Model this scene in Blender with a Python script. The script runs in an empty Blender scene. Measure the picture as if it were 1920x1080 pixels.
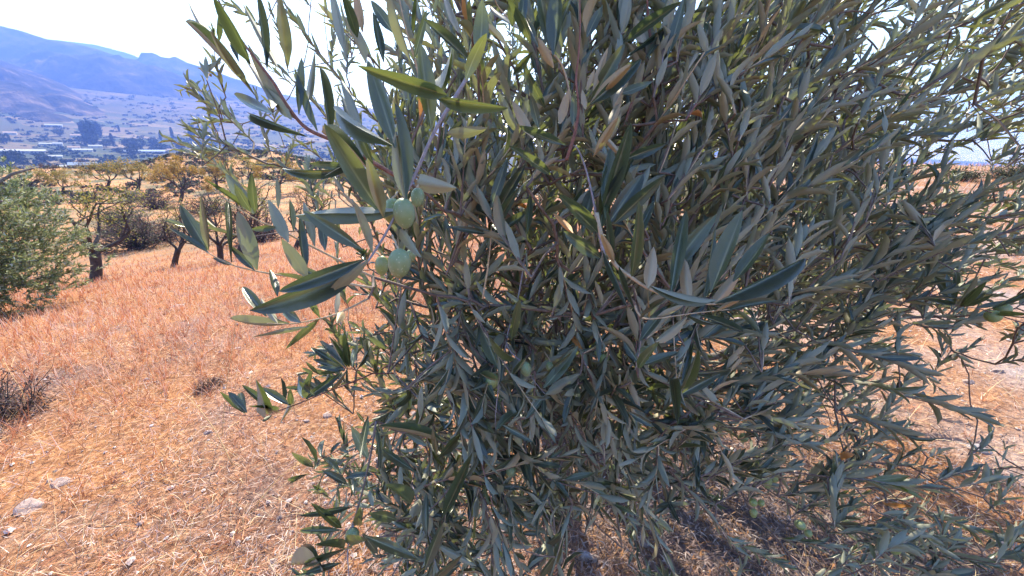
import bpy, math, random
import numpy as np
from mathutils import Matrix, Vector, noise as mnoise

# ------------------------------------------------------------------ camera
SC = bpy.context.scene
CAM_Z = 1.5
FPX = 750.0                       # focal length in pixels of the 1920 px wide photograph
PITCH = math.radians(20.7)        # looking down
ROLL = math.radians(2.5)          # horizon falls to the right
cp, sp_, cr, sr = math.cos(PITCH), math.sin(PITCH), math.cos(ROLL), math.sin(ROLL)
cam_d = bpy.data.cameras.new('camera')
cam_d.sensor_width = 36.0
cam_d.lens = FPX / 1920 * 36.0
cam_d.clip_start = 0.02
cam_d.clip_end = 60000
cam = bpy.data.objects.new('camera', cam_d)
SC.collection.objects.link(cam)
_X, _Y, _Z = Vector((1, 0, 0)), Vector((0, sp_, cp)), Vector((0, -cp, sp_))   # unrolled axes
_r = _X * cr + _Y * sr
_u = -_X * sr + _Y * cr
cam.matrix_world = Matrix(((_r.x, _u.x, _Z.x, 0), (_r.y, _u.y, _Z.y, 0), (_r.z, _u.z, _Z.z, CAM_Z), (0, 0, 0, 1)))
SC.camera = cam

# ------------------------------------------------------------------ light
SUN_AZ = math.radians(-16)        # from +Y towards +X
SUN_EL = math.radians(39)
world = bpy.data.worlds.new('World')
SC.world = world
world.use_nodes = True
wn = world.node_tree
sky = wn.nodes.new('ShaderNodeTexSky')
sky.sky_type = 'NISHITA'
sky.sun_disc = False
sky.sun_elevation = SUN_EL
sky.sun_rotation = SUN_AZ
sky.air_density = 1.0
sky.dust_density = 0.3
sky.ozone_density = 1.0
sky.altitude = 600
bg = wn.nodes['Background']
bg.inputs['Strength'].default_value = 0.15
wn.links.new(sky.outputs[0], bg.inputs['Color'])
sun_d = bpy.data.lights.new('sun', 'SUN')
sun_d.energy = 4.2
sun_d.angle = math.radians(0.55)
sun_d.color = (1.0, 0.93, 0.82)
sun = bpy.data.objects.new('sun', sun_d)
SC.collection.objects.link(sun)
sdir = Vector((math.sin(SUN_AZ) * math.cos(SUN_EL), math.cos(SUN_AZ) * math.cos(SUN_EL), math.sin(SUN_EL)))
sun.rotation_euler = sdir.to_track_quat('Z', 'Y').to_euler()
SC.view_settings.view_transform = 'Standard'
SC.view_settings.look = 'None'
SC.view_settings.gamma = 1.0
SC.view_settings.exposure = 2.02
SC.cycles.use_denoising = True
SC.cycles.max_bounces = 6
SC.cycles.diffuse_bounces = 2
SC.cycles.glossy_bounces = 2
SC.cycles.transmission_bounces = 5
SC.cycles.volume_bounces = 0
SC.cycles.caustics_reflective = False
SC.cycles.caustics_refractive = False
SC.cycles.sample_clamp_indirect = 6.0

rng = np.random.default_rng(11)
random.seed(5)

# ------------------------------------------------------------------ helpers
def ray(u, v):
    a = (u - 960) / FPX; b = (540 - v) / FPX
    A = a * cr - b * sr; B = a * sr + b * cr
    return np.array([A, cp + sp_ * B, -sp_ + cp * B])

def at(u, v, t):
    return np.array([0, 0, CAM_Z]) + ray(u, v) * t

def project(p):
    p = np.asarray(p, float) - np.array([0, 0, CAM_Z])
    d = p[..., 1] * cp - p[..., 2] * sp_
    B = (p[..., 1] * sp_ + p[..., 2] * cp) / np.maximum(d, 1e-3)
    A = p[..., 0] / np.maximum(d, 1e-3)
    a = A * cr + B * sr; b = -A * sr + B * cr
    return 960 + a * FPX, 540 - b * FPX, d

def sstep(a, b, x):
    t = np.clip((x - a) / (b - a), 0, 1)
    return t * t * (3 - 2 * t)

PS = np.array([-400, -200, -30, -3, 0, 2, 6, 17.5, 24, 30, 38, 47.7, 64, 80, 86.5, 95, 110, 160, 300, 600, 3e4])
PZ = np.array([14, 7, 1, .15, 0, -.05, -.65, -3.2, -4.4, -5.1, -5.0, -5.25, -5.9, -5.7, -5.4, -6.2, -9, -20, -36, -40, -40])
def _p(s):
    return (np.interp(s - .8, PS, PZ) + 2 * np.interp(s, PS, PZ) + np.interp(s + .8, PS, PZ)) / 4

_WOB = {}
def wob(x, y, f, seed):
    """cheap smooth value noise made of rotated sines, about -1..1"""
    if (f, seed) not in _WOB:
        r = np.random.default_rng(seed)
        _WOB[(f, seed)] = [(a, f * r.uniform(.6, 1.7), r.uniform(0, 6.28), math.cos(a), math.sin(a)) for a in r.uniform(0, 6.28, 5)]
    out = 0
    for k, (a, ff, ph, ca, sa) in enumerate(_WOB[(f, seed)]):
        out = out + np.sin((x * ca + y * sa) * ff + ph + 1.3 * np.sin((y * ca - x * sa) * ff * .7 + k))
    return out / 3.2

def near_z(x, y):
    """ground height close to the camera, without the fine bumps"""
    s = -.74 * x + .67 * y
    return float(np.interp(s, PS, PZ)) + .045 * min(max(.67 * x + .74 * y - 2, 0), 24)

def ground_z(x, y):
    x = np.asarray(x, float); y = np.asarray(y, float)
    s = -.74 * x + .67 * y; q = .67 * x + .74 * y
    r = np.hypot(x, y)
    z = _p(s)
    z = z + .045 * np.clip(q - 2, 0, 24) * (1 - sstep(12, 50, s))
    z = z + 2.5 * np.exp(-((s - 86) / 22) ** 2) * sstep(4, 17, q)
    z = z - .25 * np.maximum(q - 27, 0)
    z = z + .03 * wob(x, y, 2.2, 3) * sstep(.5, 3, r) + .012 * wob(x, y, 7, 4) + .25 * wob(x, y, .22, 5) * sstep(12, 40, r) + 4 * wob(x, y, .012, 6) * sstep(150, 600, r)
    z = np.maximum(z, -40 + 2.0 * wob(x, y, .01, 8) * sstep(300, 700, r))
    az = np.degrees(np.arctan2(x, y))
    ramp = sstep(800, 2500, r) * (1 - sstep(-18, 8, az)) * sstep(-120, -95, az)
    z = z + 150 * ramp
    return z

def hit(u, v, t0=.3, t1=3000):
    """where the line of sight through a pixel meets the ground"""
    d = ray(u, v)
    ts = np.geomspace(t0, t1, 6000)
    zz = CAM_Z + d[2] * ts - ground_z(d[0] * ts, d[1] * ts)
    i = np.argmax(zz < 0)
    t = ts[i]
    return np.array([d[0] * t, d[1] * t, ground_z(d[0] * t, d[1] * t).item()]), t

class Acc:
    """collects triangles; build() links them as one mesh object"""
    def __init__(s): s.v = []; s.f = []; s.n = 0; s.c = []; s.k = []
    def add(s, v, f, c=None, k=None):
        v = np.asarray(v, float).reshape(-1, 3); f = np.asarray(f, int).reshape(-1, 3)
        s.v.append(v); s.f.append(f + s.n); s.n += len(v)
        if c is not None:
            c = np.asarray(c, float)
            s.c.append(np.broadcast_to(c, (len(v), 3)) if c.ndim < 2 else c)
        if k is not None: s.k.append(np.asarray(k, float).reshape(-1, 3))
    def mesh(s, name, off=(0, 0, 0), smooth=True):
        v = np.concatenate(s.v) - np.asarray(off, float); f = np.concatenate(s.f)
        me = bpy.data.meshes.new(name)
        me.vertices.add(len(v)); me.vertices.foreach_set('co', v.astype(np.float32).ravel())
        me.loops.add(len(f) * 3); me.loops.foreach_set('vertex_index', f.astype(np.int32).ravel())
        me.polygons.add(len(f)); me.polygons.foreach_set('loop_start', np.arange(0, len(f) * 3, 3, dtype=np.int32))
        me.polygons.foreach_set('loop_total', np.full(len(f), 3, np.int32))
        me.polygons.foreach_set('use_smooth', np.full(len(f), smooth))
        if s.c:
            a = me.attributes.new('tint', 'FLOAT_VECTOR', 'POINT')
            a.data.foreach_set('vector', np.concatenate(s.c).astype(np.float32).ravel())
        if s.k:
            a = me.attributes.new('leafco', 'FLOAT_VECTOR', 'POINT')
            a.data.foreach_set('vector', np.concatenate(s.k).astype(np.float32).ravel())
        me.update(calc_edges=True)
        return me
    def build(s, name, mat, parent=None, off=(0, 0, 0), smooth=True):
        return link(name, s.mesh(name, off, smooth), mat, parent)

def link(name, me, mat, parent=None):
    if mat is not None and not me.materials: me.materials.append(mat)
    o = bpy.data.objects.new(name, me)
    SC.collection.objects.link(o)
    if parent is not None: o.parent = parent
    return o

def empty(name, loc):
    o = bpy.data.objects.new(name, None)
    o.location = loc; o.empty_display_size = .1
    SC.collection.objects.link(o)
    return o

def tag(o, label=None, cat=None, group=None, kind=None):
    if label: o['label'] = label
    if cat: o['category'] = cat
    if group: o['group'] = group
    if kind: o['kind'] = kind
    return o

def copy_tree(o, parent=None):
    c = o.copy(); SC.collection.objects.link(c)
    if parent is not None: c.parent = parent
    for ch in o.children: copy_tree(ch, c)
    return c

def nrm(v):
    v = np.asarray(v, float)
    return v / np.maximum(np.linalg.norm(v, axis=-1, keepdims=True), 1e-9)

def tube(acc, pts, rad, sides=6, c=None, cap=True):
    pts = np.asarray(pts, float); n = len(pts)
    rad = np.broadcast_to(np.asarray(rad, float), (n,))
    t = np.gradient(pts, axis=0); t = nrm(t)
    ref = np.array([.31, .17, .93]) if abs(t[0] @ np.array([.31, .17, .93])) < .9 else np.array([1., 0, 0])
    a = nrm(np.cross(t, ref)); b = np.cross(t, a)
    th = np.linspace(0, 2 * np.pi, sides, endpoint=False)
    ring = a[:, None] * np.cos(th)[None, :, None] + b[:, None] * np.sin(th)[None, :, None]
    v = (pts[:, None] + ring * rad[:, None, None]).reshape(-1, 3)
    i = np.arange(n - 1)[:, None] * sides + np.arange(sides)[None]
    j = np.arange(n - 1)[:, None] * sides + (np.arange(sides)[None] + 1) % sides
    f = np.concatenate([np.stack([i, j, j + sides], -1).reshape(-1, 3), np.stack([i, j + sides, i + sides], -1).reshape(-1, 3)])
    if cap:
        v = np.concatenate([v, pts[:1], pts[-1:]]); m = n * sides
        k = np.arange(sides); k2 = (k + 1) % sides
        f = np.concatenate([f, np.stack([k2, k, np.full(sides, m)], -1), np.stack([k + (n - 1) * sides, k2 + (n - 1) * sides, np.full(sides, m + 1)], -1)])
    acc.add(v, f, c)

def bend(p0, p1, n, amt, seedv=None):
    """n points from p0 to p1 with a smooth sideways bow and small kinks"""
    p0 = np.asarray(p0, float); p1 = np.asarray(p1, float)
    t = np.linspace(0, 1, n)[:, None]
    L = np.linalg.norm(p1 - p0)
    w = rng.normal(size=3); w -= (w @ (p1 - p0)) * (p1 - p0) / max(L * L, 1e-9); w = nrm(w)
    k = rng.normal(size=(n, 3)) * L * amt * .18; k[0] = 0; k[-1] = 0
    return p0 + (p1 - p0) * t + w * np.sin(t * np.pi) * L * amt + k

def spline(P, n):
    """Catmull-Rom through control points"""
    P = np.asarray(P, float)
    Q = np.vstack([2 * P[0] - P[1], P, 2 * P[-1] - P[-2]])
    out = []
    m = len(P) - 1
    for t in np.linspace(0, m, n):
        i = min(int(t), m - 1); f = t - i
        a, b, c, d = Q[i:i + 4]
        out.append(.5 * (2 * b + (c - a) * f + (2 * a - 5 * b + 4 * c - d) * f * f + (3 * b - 3 * c + d - a) * f ** 3))
    return np.array(out)

# ------------------------------------------------------------------ materials
def new_mat(name):
    m = bpy.data.materials.new(name); m.use_nodes = True
    nt = m.node_tree; nt.nodes.clear()
    out = nt.nodes.new('ShaderNodeOutputMaterial')
    def N(kind, **kw):
        n = nt.nodes.new('ShaderNode' + kind)
        for k, v in kw.items():
            if k in ('operation', 'blend_type', 'data_type', 'attribute_name', 'feature', 'noise_dimensions', 'distance', 'attribute_type'): setattr(n, k, v)
            else: n.inputs[k].default_value = v
        return n
    return m, nt, out, N

def lk(nt, a, b): nt.links.new(a, b)

def mixc(nt, N, fac, a, b, blend='MIX'):
    n = nt.nodes.new('ShaderNodeMix'); n.data_type = 'RGBA'; n.blend_type = blend
    for sock, val in ((n.inputs[0], fac), (n.inputs[6], a), (n.inputs[7], b)):
        if hasattr(val, 'is_linked') or hasattr(val, 'links'): nt.links.new(val, sock)
        elif isinstance(val, (int, float)): sock.default_value = val
        else: sock.default_value = (*val, 1)
    return n.outputs[2]

def ramp(nt, src, stops):
    n = nt.nodes.new('ShaderNodeValToRGB'); cr_ = n.color_ramp
    while len(cr_.elements) > 1: cr_.elements.remove(cr_.elements[-1])
    cr_.elements[0].position = stops[0][0]; cr_.elements[0].color = (*stops[0][1], 1)
    for p, c in stops[1:]:
        e = cr_.elements.new(p); e.color = (*c, 1)
    nt.links.new(src, n.inputs[0])
    return n.outputs[0]

def math_(nt, op, a, b=None, clamp=False):
    n = nt.nodes.new('ShaderNodeMath'); n.operation = op; n.use_clamp = clamp
    for s, val in ((n.inputs[0], a), (n.inputs[1], b)):
        if val is None: continue
        if isinstance(val, (int, float)): s.default_value = val
        else: nt.links.new(val, s)
    return n.outputs[0]

def leaf_material(name, per_object, trans=.18):
    m, nt, out, N = new_mat(name)
    lc = N('Attribute', attribute_name='leafco')
    sep = N('SeparateXYZ'); lk(nt, lc.outputs['Vector'], sep.inputs[0])
    across, along = sep.outputs[0], sep.outputs[1]
    if per_object:
        oi = N('ObjectInfo'); s2 = N('SeparateColor'); lk(nt, oi.outputs['Color'], s2.inputs[0])
        tone, dead, under = s2.outputs[0], s2.outputs[1], s2.outputs[2]
    else:
        tc = N('Attribute', attribute_name='tint'); s2 = N('SeparateXYZ'); lk(nt, tc.outputs['Vector'], s2.inputs[0])
        tone, dead, under = s2.outputs[0], s2.outputs[1], s2.outputs[2]
    geo = N('NewGeometry')
    nz = N('TexNoise', Scale=55.0, Detail=4.0, Roughness=.65); lk(nt, geo.outputs['Position'], nz.inputs['Vector'])
    nf = N('TexNoise', Scale=420.0, Detail=3.0, Roughness=.7); lk(nt, geo.outputs['Position'], nf.inputs['Vector'])
    up = ramp(nt, tone, [(0, (.021, .042, .042)), (.35, (.035, .060, .047)), (.62, (.064, .088, .047)), (.85, (.115, .135, .046)), (1, (.17, .20, .035))])
    up = mixc(nt, N, math_(nt, 'MULTIPLY', math_(nt, 'SUBTRACT', nz.outputs[0], .42, True), 1.3, True), up, (.10, .125, .10))
    rib = math_(nt, 'SUBTRACT', 1.0, math_(nt, 'MULTIPLY', math_(nt, 'ABSOLUTE', across), 6.5), True)
    rib = math_(nt, 'MULTIPLY', rib, math_(nt, 'SUBTRACT', 1.08, along, True))
    up = mixc(nt, N, math_(nt, 'MULTIPLY', rib, .9), up, (.36, .38, .22))
    spots = math_(nt, 'MULTIPLY', math_(nt, 'SUBTRACT', nf.outputs[0], .66, True), 5.0, True)
    up = mixc(nt, N, spots, up, (.16, .18, .15))
    lo = ramp(nt, under, [(0, (.23, .26, .21)), (.5, (.31, .295, .21)), (1, (.50, .36, .22))])
    lo = mixc(nt, N, math_(nt, 'MULTIPLY', nz.outputs[0], .45), lo, (.15, .15, .105))
    lo = mixc(nt, N, math_(nt, 'MULTIPLY', rib, .6), lo, (.33, .29, .19))
    col = mixc(nt, N, geo.outputs['Backfacing'], up, lo)
    dcol = mixc(nt, N, nz.outputs[0], (.50, .14, .04), (.62, .33, .05))
    col = mixc(nt, N, dead, col, dcol)
    bs = N('BsdfPrincipled'); lk(nt, col, bs.inputs['Base Color'])
    rgh = mixc(nt, N, geo.outputs['Backfacing'], (.29, .29, .29), (.60, .60, .60))
    lk(nt, rgh, bs.inputs['Roughness'])
    bs.inputs['Specular IOR Level'].default_value = .72
    bp = N('Bump', Strength=.22, Distance=.0012); lk(nt, nf.outputs[0], bp.inputs['Height']); lk(nt, bp.outputs[0], bs.inputs['Normal'])
    tr = N('BsdfTranslucent')
    tcol = mixc(nt, N, tone, (.17, .22, .07), (.38, .42, .08)); tcol = mixc(nt, N, dead, tcol, (.8, .25, .05))
    lk(nt, tcol, tr.inputs['Color'])
    mx = nt.nodes.new('ShaderNodeMixShader'); mx.inputs[0].default_value = trans
    lk(nt, bs.outputs[0], mx.inputs[1]); lk(nt, tr.outputs[0], mx.inputs[2]); lk(nt, mx.outputs[0], out.inputs[0])
    return m

def tint_material(name, trans=.2, rough=.75, noise_scale=90, spec=.2, amount=.35):
    """colour carried by each straw, leaf or twig, broken up by fine noise"""
    m, nt, out, N = new_mat(name)
    tc = N('Attribute', attribute_name='tint')
    geo = N('NewGeometry')
    nz = N('TexNoise', Scale=noise_scale, Detail=3.0, Roughness=.6); lk(nt, geo.outputs['Position'], nz.inputs['Vector'])
    hs = N('HueSaturation'); lk(nt, tc.outputs['Vector'], hs.inputs['Color'])
    lk(nt, math_(nt, 'ADD', math_(nt, 'MULTIPLY', nz.outputs[0], amount * 2), 1 - amount), hs.inputs['Value'])
    bs = N('BsdfPrincipled', Roughness=rough); lk(nt, hs.outputs[0], bs.inputs['Base Color'])
    bs.inputs['Specular IOR Level'].default_value = spec
    if trans:
        tr = N('BsdfTranslucent'); lk(nt, hs.outputs[0], tr.inputs['Color'])
        mx = nt.nodes.new('ShaderNodeMixShader'); mx.inputs[0].default_value = trans
        lk(nt, bs.outputs[0], mx.inputs[1]); lk(nt, tr.outputs[0], mx.inputs[2]); lk(nt, mx.outputs[0], out.inputs[0])
    else: lk(nt, bs.outputs[0], out.inputs[0])
    return m

def bark_material(name, c1, c2, scale=40, strength=.5, dist=.004):
    m, nt, out, N = new_mat(name)
    geo = N('NewGeometry')
    nz = N('TexNoise', Scale=scale, Detail=6.0, Roughness=.65); lk(nt, geo.outputs['Position'], nz.inputs['Vector'])
    col = ramp(nt, nz.outputs[0], [(.3, c1), (.68, c2)])
    bs = N('BsdfPrincipled', Roughness=.85); lk(nt, col, bs.inputs['Base Color'])
    bp = N('Bump', Strength=strength, Distance=dist); lk(nt, nz.outputs[0], bp.inputs['Height']); lk(nt, bp.outputs[0], bs.inputs['Normal'])
    lk(nt, bs.outputs[0], out.inputs[0])
    return m

def rock_material(name, c1, c2, scale=25):
    m = bark_material(name, c1, c2, scale, .8, .01)
    return m

M = {}
M['leaf'] = leaf_material('olive_leaf', True)
M['leaf_mass'] = leaf_material('olive_leaf_mass', False)
M['straw'] = tint_material('dry_straw', .22)
M['foliage'] = tint_material('small_leaves', .25, .6, 8)
M['far_foliage'] = tint_material('far_foliage', 0, .9, .6)
M['bark_olive'] = bark_material('olive_bark', (.07, .05, .045), (.22, .18, .16), 45)
M['twig_grey'] = bark_material('twig_grey', (.20, .17, .19), (.36, .31, .33), 260, .3, .001)
M['twig_red'] = bark_material('twig_reddish', (.12, .05, .045), (.28, .14, .11), 200, .3, .001)
M['twig_brown'] = bark_material('twig_brown', (.09, .06, .05), (.22, .16, .135), 120, .3, .001)
M['twig_tan'] = bark_material('twig_tan', (.34, .25, .16), (.55, .43, .29), 260, .3, .001)
M['bark_almond'] = bark_material('almond_bark', (.018, .013, .012), (.07, .05, .042), 14, .8, .02)
M['stone'] = rock_material('pale_limestone', (.20, .13, .11), (.36, .26, .23))
M['stone_grey'] = rock_material('grey_limestone', (.17, .145, .15), (.33, .29, .29))
USE_HAZE = True
GRASS = 1.0
LEAFY = 1.0
# ------------------------------------------------------------------ the ground: one sheet from underfoot to beyond the valley
def ground_material():
    m, nt, out, N = new_mat('ground')
    geo = N('NewGeometry')
    pos = geo.outputs['Position']
    sep = N('SeparateXYZ'); lk(nt, pos, sep.inputs[0])
    flat = N('CombineXYZ'); lk(nt, sep.outputs[0], flat.inputs[0]); lk(nt, sep.outputs[1], flat.inputs[1])
    ln = N('VectorMath', operation='LENGTH'); lk(nt, flat.outputs[0], ln.inputs[0])
    r = ln.outputs['Value']
    n1 = N('TexNoise', Scale=1.1, Detail=7.0, Roughness=.62); lk(nt, pos, n1.inputs['Vector'])
    n2 = N('TexNoise', Scale=34.0, Detail=8.0, Roughness=.7); lk(nt, pos, n2.inputs['Vector'])
    soil = ramp(nt, n2.outputs[0], [(.3, (.07, .042, .038)), (.5, (.17, .105, .09)), (.66, (.32, .23, .20)), (.8, (.5, .41, .38))])
    straw = ramp(nt, n2.outputs[0], [(.3, (.09, .04, .026)), (.5, (.30, .135, .06)), (.7, (.54, .30, .15))])
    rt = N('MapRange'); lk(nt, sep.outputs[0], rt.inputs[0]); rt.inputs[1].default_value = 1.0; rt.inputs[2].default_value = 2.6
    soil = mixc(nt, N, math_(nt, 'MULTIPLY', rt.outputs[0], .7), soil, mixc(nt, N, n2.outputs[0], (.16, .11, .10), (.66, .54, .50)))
    near = mixc(nt, N, math_(nt, 'MULTIPLY', math_(nt, 'SUBTRACT', n1.outputs[0], .30, True), 4.0, True), soil, straw)
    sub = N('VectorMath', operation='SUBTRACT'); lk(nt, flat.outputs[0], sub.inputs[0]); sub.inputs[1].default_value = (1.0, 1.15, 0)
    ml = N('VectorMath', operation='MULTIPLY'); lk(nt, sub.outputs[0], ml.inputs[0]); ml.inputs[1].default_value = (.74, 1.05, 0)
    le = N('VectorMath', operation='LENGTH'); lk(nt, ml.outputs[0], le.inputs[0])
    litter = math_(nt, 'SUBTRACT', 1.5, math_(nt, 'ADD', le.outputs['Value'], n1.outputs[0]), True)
    near = mixc(nt, N, litter, near, mixc(nt, N, n2.outputs[0], (.04, .028, .028), (.26, .21, .21)))  # grey leaf litter, with crown shade painted into the soil colour
    # hillside beyond the field: dry grass with grey-green scrub
    n3 = N('TexNoise', Scale=.33, Detail=8.0, Roughness=.68); lk(nt, pos, n3.inputs['Vector'])
    hill = ramp(nt, n3.outputs[0], [(.36, (.085, .085, .05)), (.46, (.20, .15, .085)), (.54, (.42, .20, .09)), (.7, (.50, .27, .14))])
    mask1 = N('MapRange'); lk(nt, r, mask1.inputs[0]); mask1.inputs[1].default_value = 14; mask1.inputs[2].default_value = 45
    c = mixc(nt, N, mask1.outputs[0], near, hill)
    # valley floor: patchwork of plots
    mp = N('Mapping'); lk(nt, flat.outputs[0], mp.inputs[0]); mp.inputs['Rotation'].default_value = (0, 0, .72); mp.inputs['Scale'].default_value = (.012, .019, 1)
    vo = N('TexVoronoi', Scale=1.0); lk(nt, mp.outputs[0], vo.inputs['Vector'])
    sc = N('SeparateColor'); lk(nt, vo.outputs['Color'], sc.inputs[0])
    plots = ramp(nt, sc.outputs[0], [(0, (.022, .034, .015)), (.35, (.038, .05, .022)), (.5, (.085, .072, .04)), (.62, (.15, .10, .055)), (.75, (.03, .04, .018)), (.9, (.22, .15, .09)), (1, (.05, .058, .025))])
    n4 = N('TexNoise', Scale=.05, Detail=8.0, Roughness=.7); lk(nt, pos, n4.inputs['Vector'])
    plots = mixc(nt, N, math_(nt, 'MULTIPLY', math_(nt, 'SUBTRACT', n4.outputs[0], .5, True), 6.0, True), plots, (.045, .06, .03))
    mask2 = N('MapRange'); lk(nt, r, mask2.inputs[0]); mask2.inputs[1].default_value = 100; mask2.inputs[2].default_value = 170
    c = mixc(nt, N, mask2.outputs[0], c, plots)
    # the stony fan below the mountains
    n5 = N('TexNoise', Scale=.006, Detail=6.0, Roughness=.6); lk(nt, pos, n5.inputs['Vector'])
    fan = ramp(nt, n5.outputs[0], [(.38, (.03, .034, .022)), (.5, (.05, .04, .03)), (.62, (.12, .08, .06))])
    mask3 = N('MapRange'); lk(nt, r, mask3.inputs[0]); mask3.inputs[1].default_value = 1350; mask3.inputs[2].default_value = 1900
    c = mixc(nt, N, mask3.outputs[0], c, fan)
    bs = N('BsdfPrincipled', Roughness=.95); bs.inputs['Specular IOR Level'].default_value = .1
    lk(nt, c, bs.inputs['Base Color'])
    bp = N('Bump', Strength=.9, Distance=.02); lk(nt, n2.outputs[0], bp.inputs['Height']); lk(nt, bp.outputs[0], bs.inputs['Normal'])
    lk(nt, bs.outputs[0], out.inputs[0])
    return m

def build_ground():
    rad = np.geomspace(.35, 6000, 240)
    az = np.concatenate([np.linspace(-82, 82, 360), np.linspace(85, 275, 64)])
    a = np.radians(az)
    R, A = np.meshgrid(rad, a, indexing='ij')
    X = R * np.sin(A); Y = R * np.cos(A)
    V = np.stack([X, Y, ground_z(X, Y)], -1).reshape(-1, 3)
    n, m = len(rad), len(az)
    i = (np.arange(n - 1)[:, None] * m + np.arange(m)[None]); j = np.arange(n - 1)[:, None] * m + (np.arange(m)[None] + 1) % m
    F = np.concatenate([np.stack([i, i + m, j + m], -1).reshape(-1, 3), np.stack([i, j + m, j], -1).reshape(-1, 3)])
    V = np.concatenate([V, [[0, 0, ground_z(0, 0).item()]]])
    k = np.arange(m)
    F = np.concatenate([F, np.stack([k, (k + 1) % m, np.full(m, len(V) - 1)], -1)])
    F = F[:, ::-1]
    acc = Acc(); acc.add(V, F)
    o = acc.build('ground', ground_material())
    tag(o, kind='structure')
build_ground()

# ------------------------------------------------------------------ mountains, real size, behind the valley
def mountain_material(name, c1, c2, c3, sc):
    m, nt, out, N = new_mat(name)
    geo = N('NewGeometry')
    n1 = N('TexNoise', Scale=sc, Detail=9.0, Roughness=.66); lk(nt, geo.outputs['Position'], n1.inputs['Vector'])
    col = ramp(nt, n1.outputs[0], [(.36, c1), (.52, c2), (.66, c3)])
    bs = N('BsdfPrincipled', Roughness=1.0); bs.inputs['Specular IOR Level'].default_value = 0
    lk(nt, col, bs.inputs['Base Color'])
    bp = N('Bump', Strength=1.0, Distance=14.0); lk(nt, n1.outputs[0], bp.inputs['Height']); lk(nt, bp.outputs[0], bs.inputs['Normal'])
    lk(nt, bs.outputs[0], out.inputs[0])
    return m

def mountain(name, ridge, t, tfoot, mat, rough, seed, foot_z=None):
    px = np.array(ridge, float)
    n = 260
    u = np.linspace(px[0, 0], px[-1, 0], n)
    v = np.interp(u, px[:, 0], px[:, 1])
    top = np.array([at(a, b, t) for a, b in zip(u, v)])
    rows = 46
    V = []
    for k, f in enumerate(np.linspace(0, 1, rows)):         # ridge to foot, then the far side
        d = np.hypot(top[:, 0], top[:, 1])
        dirn = top[:, :2] / d[:, None]
        dd = d * (1 - f) + d * (tfoot / t) * f
        x = dirn[:, 0] * dd; y = dirn[:, 1] * dd
        zf = ground_z(x, y) - 25
        prof = f ** .8
        z = top[:, 2] * (1 - prof) + zf * prof
        amp = rough * math.sin(math.pi * min(1, f * 1.02)) ** .8 if f > 0 else 0
        hgt = np.maximum(top[:, 2] - zf, 0)
        g = np.array([mnoise.hetero_terrain(Vector((a / (t * .16), b / (t * .16), seed)), 1.0, 2.1, 6, .7) for a, b in zip(x, y)])
        z = z + (g - .9) * amp * hgt * .55
        if f > 0: z = np.minimum(z, top[:, 2] * (1 - .25 * f) + 5)
        V.append(np.stack([x, y, z], -1))
    back = top.copy(); back[:, :2] *= 1.25; back[:, 2] = np.minimum(back[:, 2], -20) - 40
    small = np.array([mnoise.fractal(Vector((a * .004, seed, 0)), 1.0, 2.0, 5) for a in u / 1.2])
    V[0][:, 2] += small * rough * 18 * t / 2800
    V = [back] + V
    V = np.array(V); rws = len(V)
    i = np.arange(rws - 1)[:, None] * n + np.arange(n - 1)[None]
    F = np.concatenate([np.stack([i, i + n, i + n + 1], -1).reshape(-1, 3), np.stack([i, i + n + 1, i + 1], -1).reshape(-1, 3)])
    acc = Acc(); acc.add(V.reshape(-1, 3), F)
    o = acc.build(name, mat)
    tag(o, kind='structure')
    return o

mm1 = mountain_material('mountain_scrub', (.04, .045, .03), (.08, .07, .05), (.16, .12, .085), .010)
mm2 = mountain_material('foothill_scrub', (.03, .035, .022), (.07, .06, .045), (.22, .16, .12), .016)
mountain('mountain', [(-900, 120), (-500, 70), (-250, 42), (0, 50), (40, 60), (90, 76), (130, 82), (180, 93), (220, 106), (260, 117), (300, 131), (350, 150), (400, 170), (440, 186), (520, 210), (700, 252)], 1900, 1350, mm1, .55, 1.3)
mountain('mountain', [(120, 140), (200, 122), (259, 111), (264, 99), (286, 99), (303, 107), (316, 109), (328, 106), (350, 117), (389, 129), (411, 137), (480, 160), (640, 215)], 2200, 1850, mm1, .3, 4.1)
mountain('mountain', [(-500, 60), (60, 72), (110, 75), (180, 84), (240, 100), (270, 112), (330, 128), (450, 155), (600, 195), (800, 250)], 3500, 2900, mm1, .2, 9.7)
mountain('foothill', [(-700, 170), (-300, 120), (0, 112), (40, 127), (80, 140), (120, 158), (160, 184), (210, 212)], 1250, 850, mm2, .5, 6.2)
mountain('foothill', [(-500, 120), (-200, 140), (0, 152), (40, 158), (70, 172), (110, 196), (150, 222)], 1000, 720, mm2, .5, 2.9)

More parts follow.
